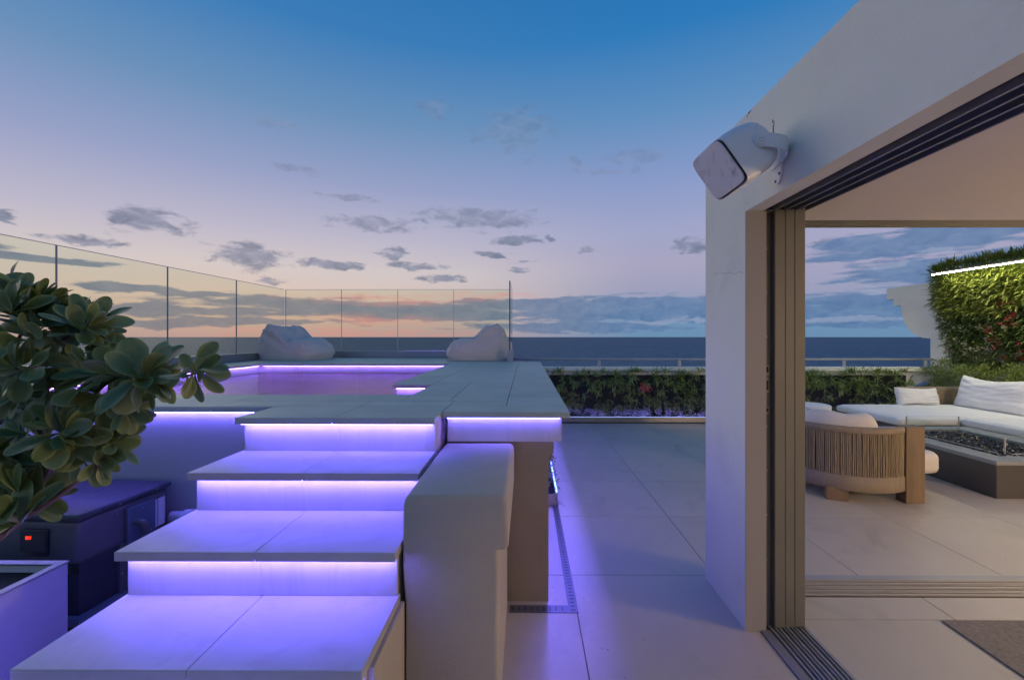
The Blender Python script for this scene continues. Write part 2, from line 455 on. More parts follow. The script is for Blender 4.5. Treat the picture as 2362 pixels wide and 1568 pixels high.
class MB:
    def __init__(s):
        s.bm = bmesh.new()

    def box(s, x0, x1, y0, y1, z0, z1, bev=0.0, seg=1, rot=None, jit=0.0):
        t = bmesh.new()
        bmesh.ops.create_cube(t, size=1)
        for v in t.verts:
            v.co = Vector(((x0 + x1) / 2 + v.co.x * (x1 - x0), (y0 + y1) / 2 + v.co.y * (y1 - y0), (z0 + z1) / 2 + v.co.z * (z1 - z0)))
        if bev:
            bmesh.ops.bevel(t, geom=t.edges[:], offset=bev, segments=seg, affect='EDGES', profile=0.5)
        if rot:
            c, ang = rot
            mt = Matrix.Translation(c) @ Matrix.Rotation(ang, 4, 'Z') @ Matrix.Translation(-Vector(c))
            bmesh.ops.transform(t, matrix=mt, verts=t.verts)
        s.merge(t)
        return s

    def merge(s, t):
        me = bpy.data.meshes.new('tmp')
        t.to_mesh(me)
        s.bm.from_mesh(me)
        bpy.data.meshes.remove(me)
        t.free()

    def poly(s, verts, faces):
        vs = [s.bm.verts.new(v) for v in verts]
        for f in faces:
            try:
                s.bm.faces.new([vs[i] for i in f])
            except ValueError:
                pass
        return s

    def prism(s, pts, axis, a, b):
        """extrude 2D outline pts along axis (0,1,2) from a to b"""
        def put(p, h):
            q = [0, 0, 0]
            ax = [i for i in range(3) if i != axis]
            q[ax[0]], q[ax[1]], q[axis] = p[0], p[1], h
            return q
        n = len(pts)
        vs = [put(p, a) for p in pts] + [put(p, b) for p in pts]
        fs = [list(range(n)), list(range(2 * n - 1, n - 1, -1))] + [(i, i + n, (i + 1) % n + n, (i + 1) % n) for i in range(n)]
        s.poly(vs, fs)
        bmesh.ops.recalc_face_normals(s.bm, faces=s.bm.faces[:])
        return s

    def tube(s, pts, rads, n=8, cap=True):
        pts = [Vector(p) for p in pts]
        if not hasattr(rads, '__len__'):
            rads = [rads] * len(pts)
        rings = []
        up = Vector((0.13, 0.21, 1)).normalized()
        for i, p in enumerate(pts):
            d = (pts[min(i + 1, len(pts) - 1)] - pts[max(i - 1, 0)]).normalized()
            a = d.cross(up)
            if a.length < 0.05:
                a = d.cross(Vector((1, 0, 0)))
            a.normalize()
            b = d.cross(a)
            rings.append([s.bm.verts.new(p + (a * cos(2 * pi * k / n) + b * sin(2 * pi * k / n)) * rads[i]) for k in range(n)])
        for r0, r1 in zip(rings, rings[1:]):
            for k in range(n):
                s.bm.faces.new((r0[k], r0[(k + 1) % n], r1[(k + 1) % n], r1[k]))
        if cap:
            s.bm.faces.new(rings[0][::-1])
            s.bm.faces.new(rings[-1])
        return s

    def loft(s, rings, cap=True):
        vr = [[s.bm.verts.new(p) for p in r] for r in rings]
        n = len(vr[0])
        for r0, r1 in zip(vr, vr[1:]):
            for k in range(n):
                s.bm.faces.new((r0[k], r0[(k + 1) % n], r1[(k + 1) % n], r1[k]))
        if cap:
            s.bm.faces.new(vr[0][::-1])
            s.bm.faces.new(vr[-1])
        bmesh.ops.recalc_face_normals(s.bm, faces=s.bm.faces[:])
        return s

    def build(s, name, mat, parent=None, smooth=False, angle=None):
        me = bpy.data.meshes.new(name)
        s.bm.to_mesh(me)
        s.bm.free()
        me.materials.append(mat)
        if smooth:
            for p in me.polygons:
                p.use_smooth = True
        if angle:
            for p in me.polygons:
                p.use_smooth = True
            try:
                me.set_sharp_from_angle(angle=radians(angle))
            except Exception:
                pass
        o = bpy.data.objects.new(name, me)
        C.objects.link(o)
        return attach(o, parent)


def bx(name, mat, parent, x0, x1, y0, y1, z0, z1, bev=0.002, seg=1, **kw):
    return MB().box(x0, x1, y0, y1, z0, z1, bev, seg, **kw).build(name, mat, parent)


def pymesh(name, vs, fs, mat, parent=None, smooth=False):
    me = bpy.data.meshes.new(name)
    me.from_pydata(vs, [], fs)
    me.materials.append(mat)
    if smooth:
        me.polygons.foreach_set('use_smooth', [True] * len(me.polygons))
    o = bpy.data.objects.new(name, me)
    C.objects.link(o)
    return attach(o, parent)


# ------------------------------------------------------------------ sea
def sea():
    m = bpy.data.materials.new('sea water')
    m.use_nodes = True
    t = NT(m.node_tree)
    bs = t.n['Principled BSDF']
    geo = t.new('ShaderNodeNewGeometry').outputs['Position']
    big = t.noise(t.vmath('MULTIPLY', geo, (0.0016, 0.004, 1)), 1.0, 5, 0.6)
    col = t.mix(t.mrange(big, 0.35, 0.65), (0.038, 0.088, 0.135, 1), (0.054, 0.115, 0.165, 1))
    small = t.noise(t.vmath('MULTIPLY', geo, (0.05, 0.11, 1)), 1.0, 8, 0.75)
    col = t.mix(t.mrange(small, 0.5, 0.72), col, (0.15, 0.24, 0.31, 1))
    t.l.new(col, bs.inputs['Base Color'])
    bs.inputs['Roughness'].default_value = 1.0
    bs.inputs['Specular IOR Level'].default_value = 0.0
    bp = t.new('ShaderNodeBump')
    bp.inputs['Strength'].default_value = 1.0
    bp.inputs['Distance'].default_value = 2.2
    h = t.math('ADD', small, t.math('MULTIPLY', t.noise(t.vmath('MULTIPLY', geo, (0.3, 0.55, 1)), 1.0, 5, 0.7), 0.25))
    t.l.new(h, bp.inputs['Height'])
    t.l.new(bp.outputs[0], bs.inputs['Normal'])
    # steep wavelets mirror mostly the higher sky; only a share of the facets catch the light at grazing view
    gl = t.new('ShaderNodeBsdfGlossy')
    gl.inputs['Roughness'].default_value = 0.35
    t.l.new(bp.outputs[0], gl.inputs['Normal'])
    mx = t.new('ShaderNodeMixShader')
    t.l.new(t.mrange(small, 0.35, 0.7, 0.10, 0.34), mx.inputs[0])
    t.l.new(bs.outputs[0], mx.inputs[1])
    t.l.new(gl.outputs[0], mx.inputs[2])
    t.l.new(mx.outputs[0], t.n['Material Output'].inputs[0])
    R = 60000
    o = pymesh('sea', [(-R, -R, -30), (R, -R, -30), (R, R, -30), (-R, R, -30)], [(0, 1, 2, 3)], m)
    tag(o, kind='structure')


sea()

# building mass under the terrace (down to the sea shore)
o = MB().box(-5.4, 9.5, -6, 8.55, -30, -0.055).build('building_base', M['house'])
tag(o, kind='structure')
GZ = -0.05   # grout plane

# ------------------------------------------------------------------ terrace floor with tiles
floor = bx('terrace_floor', M['grout'], None, -5.2, 9.0, -5, 8.3, GZ, -0.008, 0)
tag(floor, kind='structure')
TX = [0.279 + 0.907 * k for k in range(-7, 11)]
TY = [2.765 + 0.903 * k for k in range(-8, 7)]


def tiles(parent, region, xs, ys, mat, z1=0.0, th=0.012, g=0.0022, name='tile'):
    x0, x1, y0, y1 = region
    X = sorted([x for x in xs if x0 + 0.02 < x < x1 - 0.02] + [x0, x1])
    Y = sorted([y for y in ys if y0 + 0.02 < y < y1 - 0.02] + [y0, y1])
    for a, b in zip(X, X[1:]):
        for c, d in zip(Y, Y[1:]):
            MB().box(a + g, b - g, c + g, d - g, z1 - th, z1, 0.0012).build(name, mat, parent)


tiles(floor, (-0.55, 1.197, -2.2, 2.765), TX, TY, M['stone'])
tiles(floor, (-0.55, 7.5, 2.765, 7.62), TX, TY, M['stone'])
tiles(floor, (-5.2, -0.55, -2.2, 2.66), TX, TY, M['stone'])
rfl = bx('room_floor', M['grout'], None, 1.443, 9.0, -5, 2.54, -0.008, -0.004, 0)
tag(rfl, kind='structure')
tiles(rfl, (1.443, 6.2, -2.2, 2.54), [2.28 + 0.907 * k for k in range(-2, 6)], [2.338 - 0.903 * k for k in range(0, 6)], M['stone'], 0.001, 0.004)

rug = bx('rug', M['rug'], None, 2.19, 4.9, -1.2, 2.325, 0.002, 0.009, 0.003)
tag(rug, 'grey woven rug lying on the pale room floor tiles', 'rug')

# ------------------------------------------------------------------ house: roof, corner post, ceiling, back walls
house = thing('house', (4.5, 0, 0), 'white rendered flat roofed house corner with open sliding doors', 'house')
HB = 2.735
rs = MB()
rs.prism([(1.12, 2.14), (1.205, 2.14), (1.205, 2.215), (8.6, 2.215), (8.6, 2.63), (1.12, 2.63)], 1, -4.5, HB)
roof = rs.build('roof', M['house'], house)
bx('ceiling', M['ceiling'], house, 1.446, 8.4, -4.4, 2.527, 2.169, 2.213, 0)
cp = MB()
cp.prism([(1.120, 2.244), (1.2265, 2.244), (1.2265, 2.30), (1.29, 2.30), (1.29, HB), (1.120, HB)], 2, 0, 2.14)
cp.build('corner_post', M['house'], house)
bx('wall', M['house'], house, 8.25, 8.6, -4.4, 2.4, 0.0, 2.168, 0)
bx('wall', M['house'], house, 1.35, 8.2, -4.6, -4.42, 0.0, 2.168, 0)
bx('post_shade_face', M['postshade'], house, 1.1215, 1.2262, 2.2405, 2.2435, 0.0, 2.1385, 0)  # thin sheet added over the post front, its shade painted as colour
# hairline cracks in the render above the speaker
ck = MB()
for (y, z0, z1, wd) in [(1.99, 2.405, 2.455, .004), (1.985, 2.45, 2.475, .002), (1.995, 2.47, 2.486, .002), (2.19, 2.621, 2.629, .003), (2.205, 2.617, 2.628, .006), (2.222, 2.612, 2.620, .003)]:
    ck.box(1.1185, 1.1205, y - wd, y + wd * .6, z0, z1)
tag(ck.build('crack', M['trackdark'], house), kind='stuff')
ck = MB()
pp = [(1.1188, 2.26 + 0.045 * i, 1.83 + 0.006 * i + 0.007 * sin(i * 2.3)) for i in range(9)]
ck.tube(pp, 0.0007, 4)
pp = [(1.1188, 2.42 + 0.04 * i, 1.60 + 0.009 * sin(i * 1.7)) for i in range(6)]
ck.build('crack', M['grout'], house)

# ------------------------------------------------------------------ sliding doors: tracks, stacked panels
def grooves(mb, dk, a0, a1, b0, b1, z, axis, n, up=1, hgt=0.013, wide=0.0):
    """n rails running along the axis between a0..a1 (across) and b0..b1 (along)"""
    st = (a1 - a0 - wide) / n
    for i in range(n):
        c = a0 + wide + st * (i + 0.5)
        hw = st * (0.13 if i % 2 else 0.22)
        zz = (z, z + up * hgt * (1.0 if i % 2 else 0.8))
        lo, hi = min(zz), max(zz)
        if axis == 'y':
            mb.box(c - hw, c + hw, b0, b1, lo, hi, 0.0008)
        else:
            mb.box(b0, b1, c - hw, c + hw, lo, hi, 0.0008)


sd1 = thing('sliding_door', (1.32, 2.25, 0), 'beige aluminium sliding doors stacked open beside the white corner post', 'sliding door')
bx('floor_track', M['trackdark'], sd1, 1.197, 1.443, -4.2, 2.30, -0.012, 0.0, 0)
m_ = MB()
m_.box(1.198, 1.246, -4.2, 2.243, 0.0, 0.006, 0.0015)
for k in range(6):
    m_.box(1.202 + 0.0075 * k, 1.2045 + 0.0075 * k, -4.2, 2.243, 0.006, 0.0075)
grooves(m_, None, 1.25, 1.44, -4.2, 2.30, 0.0, 'y', 9)
m_.box(1.434, 1.443, -4.2, 2.25, 0.0, 0.010, 0.001)
m_.build('track_rail', M['track'], sd1)
bx('ceiling_track', M['trackdark'], sd1, 1.206, 1.445, -4.2, 2.30, 2.166, 2.214, 0)
m_ = MB()
for i in range(4):
    x = 1.262 + i * 0.0545
    m_.box(x, x + 0.008, -4.2, 2.246, 2.143, 2.166, 0.0008)
    m_.box(x + 0.020, x + 0.0235, -4.2, 2.246, 2.150, 2.166, 0.0005)
m_.build('ceiling_rail', M['post'], sd1)
for i, (xa, xb) in enumerate([(1.277, 1.3285), (1.3315, 1.3775), (1.3805, 1.434)]):
    y0 = 2.252 + 0.002 * i
    p = bx('door_panel', M['alu'], sd1, xa, xb, y0, 2.73, 0.012, 2.155, 0.002)
bx('jamb', M['alu'], sd1, 1.229, 1.2755, 2.285, 2.2985, 0.0, 2.139, 0.001)
bx('jamb_strip', M['white'], sd1, 1.2275, 1.2315, 2.262, 2.284, 0.0, 2.139, 0.001)
bx('jamb_shadow_gap', M['trackdark'], sd1, 1.2705, 1.2765, 2.262, 2.284, 0.0, 2.139, 0)
for yy in (574, 676, 777, 982, 1083, 1184, 1286):
    z = 1.5 + (777 - yy) / 1010 * 2.29
    m_ = MB()
    m_.tube([(1.252, 2.2855, z), (1.252, 2.2815, z)], [0.0062, 0.0045], 12)
    m_.build('screw', M['track'], sd1, smooth=False)
kp = MB()
for z0, z1 in ((1.30, 1.355), (1.21, 1.29), (1.10, 1.14)):
    kp.box(1.240, 1.264, 2.279, 2.2845, z0, z1, 0.002)
kp.build('lock_keeper', M['steel'], sd1)
kd = MB()
for z0, z1 in ((1.315, 1.345), (1.225, 1.275), (1.112, 1.13)):
    kd.box(1.247, 1.257, 2.2775, 2.2795, z0, z1)
kd.build('lock_slot', M['dark'], sd1)

sd2 = thing('sliding_door_track', (4, 2.64, 0), 'ribbed metal door track across the far room opening, with a matching ceiling track', 'door track')
bx('floor_track', M['trackdark'], sd2, 1.444, 8.2, 2.54, 2.762, -0.012, 0.001, 0)
m_ = MB()
m_.box(1.444, 8.2, 2.715, 2.763, 0.001, 0.007, 0.0015)
grooves(m_, None, 2.541, 2.713, 1.444, 8.2, 0.001, 'x', 9)
m_.build('track_rail', M['track'], sd2)
bx('ceiling_track', M['trackdark'], sd2, 1.446, 8.2, 2.529, HB - 0.002, 2.188, 2.214, 0)
m_ = MB()
for i in range(5):
    y = 2.529 + i * 0.0487
    m_.box(1.446, 8.2, y, y + (0.012 if i < 4 else 0.009), 2.1765, 2.188, 0.0006)
m_.build('ceiling_rail', M['alu'], sd2)

# lamp standing in the room, right of the camera: the warm light on ceiling and floor
lampT = thing('floor_lamp', (5.2, 0.55, 0.009), 'opal globe floor lamp standing in the open room', 'lamp')
MB().tube([(5.2, 0.55, 0.009), (5.2, 0.55, 0.03)], [0.16, 0.15], 24).build('base', M['dark'], lampT)
MB().tube([(5.2, 0.55, 0.03), (5.2, 0.55, 1.2)], 0.012, 10).build('stem', M['dark'], lampT)
g = bmesh.new()
bmesh.ops.create_uvsphere(g, u_segments=20, v_segments=12, radius=0.2)
bmesh.ops.translate(g, vec=(5.2, 0.55, 1.39), verts=g.verts)
mm = MB(); mm.merge(g)
mm.build('globe', M['globe'], lampT, smooth=True)

# ------------------------------------------------------------------ pool deck
Z = 1.083
TH = 0.034
deck = MB().box(-4.86, -0.02, 8.30, 8.9, 0.0, Z - TH - 0.002).build('pool_deck', M['deckbody'])
tag(deck, kind='structure')
DT = []
def row(y0, y1, xs):
    for a, b in zip(xs, xs[1:]):
        DT.append((a, b, y0, y1))
row(2.60, 3.16, [-4.95, -4.58, -3.68, -2.78, -1.88])
row(2.245, 2.64, [-1.505, -1.0, -0.468])
row(2.60, 2.64, [-1.88, -1.505])
row(2.64, 2.85, [-1.88, -1.0, -0.468])
row(2.85, 3.16, [-1.88, -0.82])
row(2.43, 2.66, [-0.468, 0.245])
row(2.66, 2.86, [-0.468, -0.12])
row(2.86, 3.16, [-0.82, -0.5])
row(2.86, 4.06, [-0.5, -0.12])
row(3.16, 4.06, [-0.82, -0.5])
for a, b in zip([2.66, 3.04, 4.06, 5.08, 6.10, 7.12], [3.04, 4.06, 5.08, 6.10, 7.12, 7.34]):
    row(a, b, [-0.12, 0.245])
for a, b in zip([4.06, 5.08, 6.10, 7.12], [5.08, 6.10, 7.12, 7.48]):
    row(a, b, [-0.82, -0.12])
row(7.48, 8.80, [-0.82, -0.30])
for a, b in zip([3.83, 4.85, 5.87], [4.85, 5.87, 6.80]):
    row(a, b, [-1.18, -0.82])
row(6.80, 7.30, [-4.15, -3.59, -2.64, -1.70, -0.82])
row(7.30, 8.05, [-4.15, -3.1, -2.15, -1.2, -0.82])
row(8.05, 8.80, [-4.15, -3.59, -2.64, -1.70, -0.82])
for a, b in zip([3.16, 4.1, 5.05, 6.0, 6.80, 7.75], [4.1, 5.05, 6.0, 6.80, 7.75, 8.80]):
    row(a, b, [-4.95, -4.15])
for (a, b, c, d) in DT:
    g = 0.0018
    MB().box(a + g, b - g, c + g, d - g, Z - TH, Z, 0.0025, 1).build('tile', M['decktile'], deck)

# spa pool body
ZU = Z - TH - 0.0015
spa = thing('spa_pool', (-2.5, 5, 0), 'raised spa pool with violet light strips glowing under its coping', 'pool')
P = M['deckbody']
bx('outer_wall', P, spa, -4.90, -1.475, 2.632, 2.75, 0, ZU, 0)
bx('outer_wall', P, spa, -1.474, -0.02, 2.632, 2.75, 0, ZU, 0)
bx('outer_wall', P, spa, -0.14, -0.02, 2.752, 7.30, 0, ZU, 0)
bx('outer_wall', P, spa, -4.90, -4.80, 2.752, 8.29, 0, ZU, 0)
# inner walls of the basin
PW = M['riser']
ip = [(-4.15, 3.16), (-0.82, 3.16), (-0.82, 3.83), (-1.18, 3.83), (-1.18, 6.80), (-4.15, 6.80)]
INS = 0.035
bx('pool_wall', PW, spa, -4.15 - INS - 0.08, -4.15 - INS, 3.05, 6.95, 0.25, ZU, 0)
for xa, xb in zip([-4.185, -3.59, -2.64, -1.70], [-3.592, -2.642, -1.702, -1.146]):
    bx('pool_wall', PW, spa, xa, xb, 6.835, 6.92, 0.25, ZU, 0.001)
bx('pool_wall', PW, spa, -1.145, -1.06, 3.90, 6.92, 0.25, ZU, 0)
bx('pool_wall', PW, spa, -1.145, -0.786, 3.865, 3.899, 0.25, ZU, 0)
bx('pool_wall', PW, spa, -0.785, -0.70, 3.05, 3.90, 0.25, ZU, 0)
bx('pool_wall', PW, spa, -4.184, -0.786, 3.04, 3.125, 0.25, ZU, 0)
bx('pool_floor', M['poolfloor'], spa, -4.24, -0.70, 3.0, 6.95, 0.20, 0.249, 0)
# led strips in the basin
zl = ZU - 0.008
L = M['ledpool']
bx('light_strip', L, spa, -4.10, -1.20, 6.806, 6.816, zl+.0055, zl + .0065, 0)
bx('light_strip', L, spa, -4.166, -4.156, 3.3, 6.80, zl+.0055, zl + .0065, 0)
bx('light_strip', L, spa, -1.14, -0.80, 3.838, 3.848, zl+.0055, zl + .0065, 0)
bx('light_strip', L, spa, -4.10, -0.85, 3.127, 3.137, zl, zl + .006, 0)
for x in (-3.9, -2.4):
    MB().tube([(x, 3.126, 0.72), (x, 3.138, 0.72)], [0.09, 0.085], 20).build('pink_fill_disc', M['poolfill'], spa)  # unseen glowing discs added to turn the water pink
# outer led: left wall, right front fascia
bx('light_strip', M['ledwall'], spa, -4.85, -1.53, 2.608, 2.618, ZU - .0012, ZU - .0004, 0)
bx('fascia_panel', M['riser'], spa, -0.44, -0.102, 2.460, 2.478, 0.912, ZU, 0.001)
bx('fascia_panel', M['riser'], spa, -0.100, 0.195, 2.460, 2.478, 0.912, ZU, 0.001)
bx('fascia_panel', M['riser'], spa, 0.196, 0.201, 2.460, 7.28, 0.912, ZU, 0)
bx('light_strip', M['ledfront'], spa, -0.44, 0.19, 2.440, 2.450, ZU - .0012, ZU - .0004, 0)
bx('light_strip', M['ledside'], spa, 0.180, 0.188, 2.52, 7.2, 0.958, 0.966, 0)
bx('light_strip', M['ledout'], spa, 0.228, 0.239, 2.46, 7.2, ZU - .0016, ZU - .0008, 0)
# pillar under the fascia, with a little corbel
pts = [(-0.36, 0.0), (0.128, 0.0), (0.128, 0.775), (0.131, 0.80), (0.138, 0.822), (0.149, 0.838), (0.157, 0.842), (0.157, 0.911), (-0.36, 0.911)]
MB().prism(pts, 1, 2.487, 2.629).build('pillar', M['pillar'], spa)

# water
def water():
    m = bpy.data.materials.new('spa water')
    m.use_nodes = True
    t = NT(m.node_tree)
    t.n.clear()
    geo = t.new('ShaderNodeNewGeometry').outputs['Position']
    bp = t.new('ShaderNodeBump')
    bp.inputs['Strength'].default_value = 0.8
    bp.inputs['Distance'].default_value = 0.03
    t.l.new(t.noise(t.vmath('MULTIPLY', geo, (1.0, 0.9, 1)), 7.0, 4, 0.6, 0.6), bp.inputs['Height'])
    fr = t.new('ShaderNodeFresnel')
    fr.inputs[0].default_value = 1.33
    t.l.new(bp.outputs[0], fr.inputs['Normal'])
    gl = t.new('ShaderNodeBsdfGlossy')
    gl.inputs['Roughness'].default_value = 0.04
    t.l.new(bp.outputs[0], gl.inputs['Normal'])
    tr = t.new('ShaderNodeBsdfTransparent')
    tr.inputs[0].default_value = (0.62, 0.52, 0.62, 1)
    mx = t.new('ShaderNodeMixShader')
    t.l.new(fr.outputs[0], mx.inputs[0])
    t.l.new(tr.outputs[0], mx.inputs[1])
    t.l.new(gl.outputs[0], mx.inputs[2])
    out = t.new('ShaderNodeOutputMaterial')
    t.l.new(mx.outputs[0], out.inputs[0])
    z = 0.94
    o = pymesh('water', [(-4.19, 3.12, z), (-0.78, 3.12, z), (-0.78, 3.868, z), (-1.142, 3.868, z), (-1.142, 6.84, z), (-4.19, 6.84, z)], [(0, 1, 2, 3, 4, 5)], m)
    tag(o, kind='structure')


water()

# ------------------------------------------------------------------ stairs
st = thing('pool_stairs', (-1, 1.8, 0), 'floating stone steps up to the spa pool, violet light under each tread', 'stairs')
XL, XR = -1.495, -0.468
nose = [2.245, 1.912, 1.572, 1.250, 0.925, 0.60]
for k in range(0, 6):
    zt = Z - 0.180 * k
    y0 = nose[k]
    xr = XR
    if k > 0:
        back = nose[k - 1] + 0.062
        xl = XL + 0.002 * k
        for a, b in ((xl, -0.985 + 0.003 * k), (-0.985 + 0.003 * k, xr - (0.0 if k > 2 else 0.002))):
            MB().box(a + .001, b - .001, y0, back, zt - TH, zt, 0.0028, 2).build('tread', M['tread'], st)
    # riser below this nosing
    ry = y0 + 0.042
    zb = Z - 0.180 * (k + 1)
    for a, b in ((XL + 0.018, -0.982), (-0.982, XR - 0.008)):
        MB().box(a + .0006, b - .0006, ry, ry + 0.02, zb + 0.0008, zt - TH - 0.0008, 0.0008).build('riser', M['riser'], st)
    MB().box(XL + 0.02, XR - 0.012, y0 + 0.009, y0 + 0.023, zt - TH - 0.0014, zt - TH - 0.0005).build('light_strip', M['led'], st)
    if k > 0:
        MB().box(XL + 0.004, XL + 0.015, y0 + 0.03, y0 + 0.33, zt - TH - 0.0014, zt - TH - 0.0005).build('light_strip', M['ledwall'], st)  # unseen side strip added to throw violet on planter and heat pump
    # solid core under each step
    y1 = 2.60
    MB().box(XL + 0.02, XR + 0.011 if k > 2 else XR - 0.012, ry + 0.021, (1.643 if k == 3 else nose[k - 1] + 0.04) if k else y1, 0, zt - TH - 0.001).build('core', M['stucco'], st)

# ------------------------------------------------------------------ stair side wall (right)
def sidewall():
    mb = MB()
    # profile across X, z up: thick rounded head, slightly thinner body
    prof = [(-0.456, 0.0), (-0.104, 0.0), (-0.104, 0.700), (-0.095, 0.701), (-0.072, 0.703), (-0.066, 0.710), (-0.066, 0.86), (-0.069, 0.885),
            (-0.078, 0.899), (-0.092, 0.905), (-0.435, 0.905), (-0.449, 0.899), (-0.459, 0.885), (-0.464, 0.865), (-0.465, 0.83), (-0.465, 0.62), (-0.461, 0.56), (-0.456, 0.50)]
    rings = []
    for (y, ins) in [(1.642, 0.014), (1.645, 0.007), (1.651, 0.002), (1.66, 0.0), (2.448, 0.0)]:
        r = []
        for (x, z) in prof:
            cx, cz = -0.265, 0.5
            dx = ins * (1 if x < cx else -1)
            dz = 0 if z < 0.05 else (-ins if z > 0.75 else 0)
            r.append((x + dx, y, z + dz))
        rings.append(r)
    mb.loft(rings)
    o = mb.build('side_wall', M['stucco'], None, angle=35)
    tag(o, 'rounded cream stucco wall flanking the right side of the violet steps', 'wall')


sidewall()

# drain channel
dr = thing('drain_channel', (0.26, 4.5, 0), 'slotted metal drain running along the floor beside the spa pool', 'drain')
bx('grate', M['grate'], dr, 0.236, 0.287, 2.381, 7.58, 0.0005, 0.004, 0.001)
bx('grate', M['grate'], dr, -0.09, 0.235, 2.381, 2.447, 0.0005, 0.004, 0.001)
m_ = MB()
for k in range(150):
    y = 2.40 + k * 0.034
    if y < 7.5:
        m_.box(0.250, 0.273, y, y + 0.009, 0.0035, 0.0046)
for k in range(9):
    x = -0.075 + k * 0.034
    m_.box(x, x + 0.007, 2.397, 2.429, 0.0035, 0.0046)
tag(m_.build('slot', M['trackdark'], dr), kind='stuff')

# ------------------------------------------------------------------ glass balustrades
GB, GT = 1.215, 2.452
def pane(parent, p0, p1, z0=GB, z1=GT, th=0.014, mat='glass', cut=0.006, eh=0.006):
    a, b = Vector((*p0, 0)), Vector((*p1, 0))
    d = (b - a).normalized()
    n = Vector((-d.y, d.x, 0)) * th / 2
    a2, b2 = a + d * cut, b - d * cut
    vs = []
    for z in (z0, z1):
        for q in (a2 - n, b2 - n, b2 + n, a2 + n):
            vs.append((q.x, q.y, z))
    fs = [(0, 3, 2, 1), (4, 5, 6, 7), (0, 1, 5, 4), (1, 2, 6, 5), (2, 3, 7, 6), (3, 0, 4, 7)]
    o = pymesh('pane', vs, fs, M[mat], parent)
    # polished top edge
    e = MB()
    e.poly([(*(a2 - n * 1.05).to_2d(), z1 + .0003), (*(b2 - n * 1.05).to_2d(), z1 + .0003), (*(b2 + n * 1.05).to_2d(), z1 + .0003), (*(a2 + n * 1.05).to_2d(), z1 + .0003),
            (*(a2 - n * 1.05).to_2d(), z1 + eh), (*(b2 - n * 1.05).to_2d(), z1 + eh), (*(b2 + n * 1.05).to_2d(), z1 + eh), (*(a2 + n * 1.05).to_2d(), z1 + eh)], fs)
    e.build('top_edge', M['glassedge'], parent)
    return o


gl = thing('glass_balustrade', (-4.89, 5.5, Z), 'long tinted glass balustrade running along the left edge of the pool deck', 'glass balustrade')
ys = [1.70, 3.11, 4.525, 5.94, 7.36, 8.815]
for a, b in zip(ys, ys[1:]):
    pane(gl, (-4.89, a), (-4.89, b))
for y in ys[1:-1]:
    bx('joint_strip', M['post'], gl, -4.898, -4.882, y - 0.004, y + 0.004, GB, GT + .004, 0)
bx('base_channel', M['kerb'], gl, -4.945, -4.835, 2.62, 8.77, Z + 0.0005, GB, 0.003)
gb = thing('glass_balustrade', (-2.5, 8.83, Z), 'tinted glass balustrade along the back of the deck behind the bean bags', 'glass balustrade')
xs = [-4.875, -3.73, -2.59, -1.457, -0.30]
for a, b in zip(xs, xs[1:]):
    pane(gb, (a, 8.83), (b, 8.83))
for x in xs[1:-1] + [-4.862]:
    bx('joint_strip', M['glassedge'], gb, x - 0.004, x + 0.004, 8.824, 8.836, GB, GT + .004, 0)
for a, b in zip([-4.83] + xs[2:4], xs[2:4] + [-0.24]):
    bx('base_channel', M['kerb'], gb, a + .001, b - .001, 8.775, 8.885, Z + 0.0005, GB, 0.003)
gs = thing('glass_balustrade', (-0.27, 8.1, Z), 'short glass side panel seen edge on at the right end of the deck', 'glass balustrade')
pane(gs, (-0.275, 7.46), (-0.275, 8.77), Z + 0.06, GT)
bx('edge_strip', M['trackdark'], gs, -0.284, -0.266, 7.448, 7.458, Z + 0.10, GT + 0.004, 0)
bx('base_shoe', M['rail'], gs, -0.315, -0.215, 7.42, 7.50, Z + 0.0005, Z + 0.20, 0.004)
bx('base_channel', M['kerb'], gs, -0.30, -0.25, 7.502, 8.77, Z + 0.0005, Z + 0.06, 0.003)

# ------------------------------------------------------------------ parapet, rail, planters
par = thing('parapet', (3.5, 8.2, 0), 'low white parapet wall with a pale coping behind the hedge', 'parapet')
bx('wall', M['house'], par, -0.2, 6.95, 8.10, 8.28, 0, 0.868, 0)
bx('coping', M['house'], par, -0.24, 7.42, 8.05, 8.33, 0.872, 0.905, 0.006)
bx('coping_step', M['house'], par, -0.22, 7.30, 8.08, 8.30, 0.9055, 0.943, 0.006)
# curved bracket at the right end, open below
pts = [(6.952, 0.0), (7.02, 0.0), (7.02, 0.42)]
for k in range(9):
    a = pi / 2 * k / 8
    pts.append((7.02 + 0.40 * sin(a) * 1.0, 0.42 + 0.26 * (1 - cos(a)) * 1.0 if False else 0.42 + 0.27 * sin(a * 0.98)))
pts = [(6.952, 0.0), (6.98, 0.0), (6.99, 0.28)] + [(6.99 + 0.50 * (1 - cos(pi / 2 * k / 8)), 0.28 + 0.42 * sin(pi / 2 * k / 8)) for k in range(1, 9)] + [(7.55, 0.71), (7.585, 0.74), (7.585, 0.868), (6.952, 0.868)]
MB().prism(pts, 1, 8.12, 8.27).build('bracket', M['house'], par)

rail = thing('handrail', (3.5, 8.2, 0.943), 'pale tubular handrail mounted above the parapet in front of the sea', 'handrail')
MB().tube([(-0.25, 8.2, 1.083), (7.56, 8.2, 1.083)], 0.021, 12).build('rail', M['rail'], rail, smooth=True)
for x in (1.37, 2.87, 4.40, 5.93, 7.44):
    bx('rail_post', M['rail'], rail, x - 0.028, x + 0.028, 8.192, 8.208, 0.944, 1.065, 0.003)


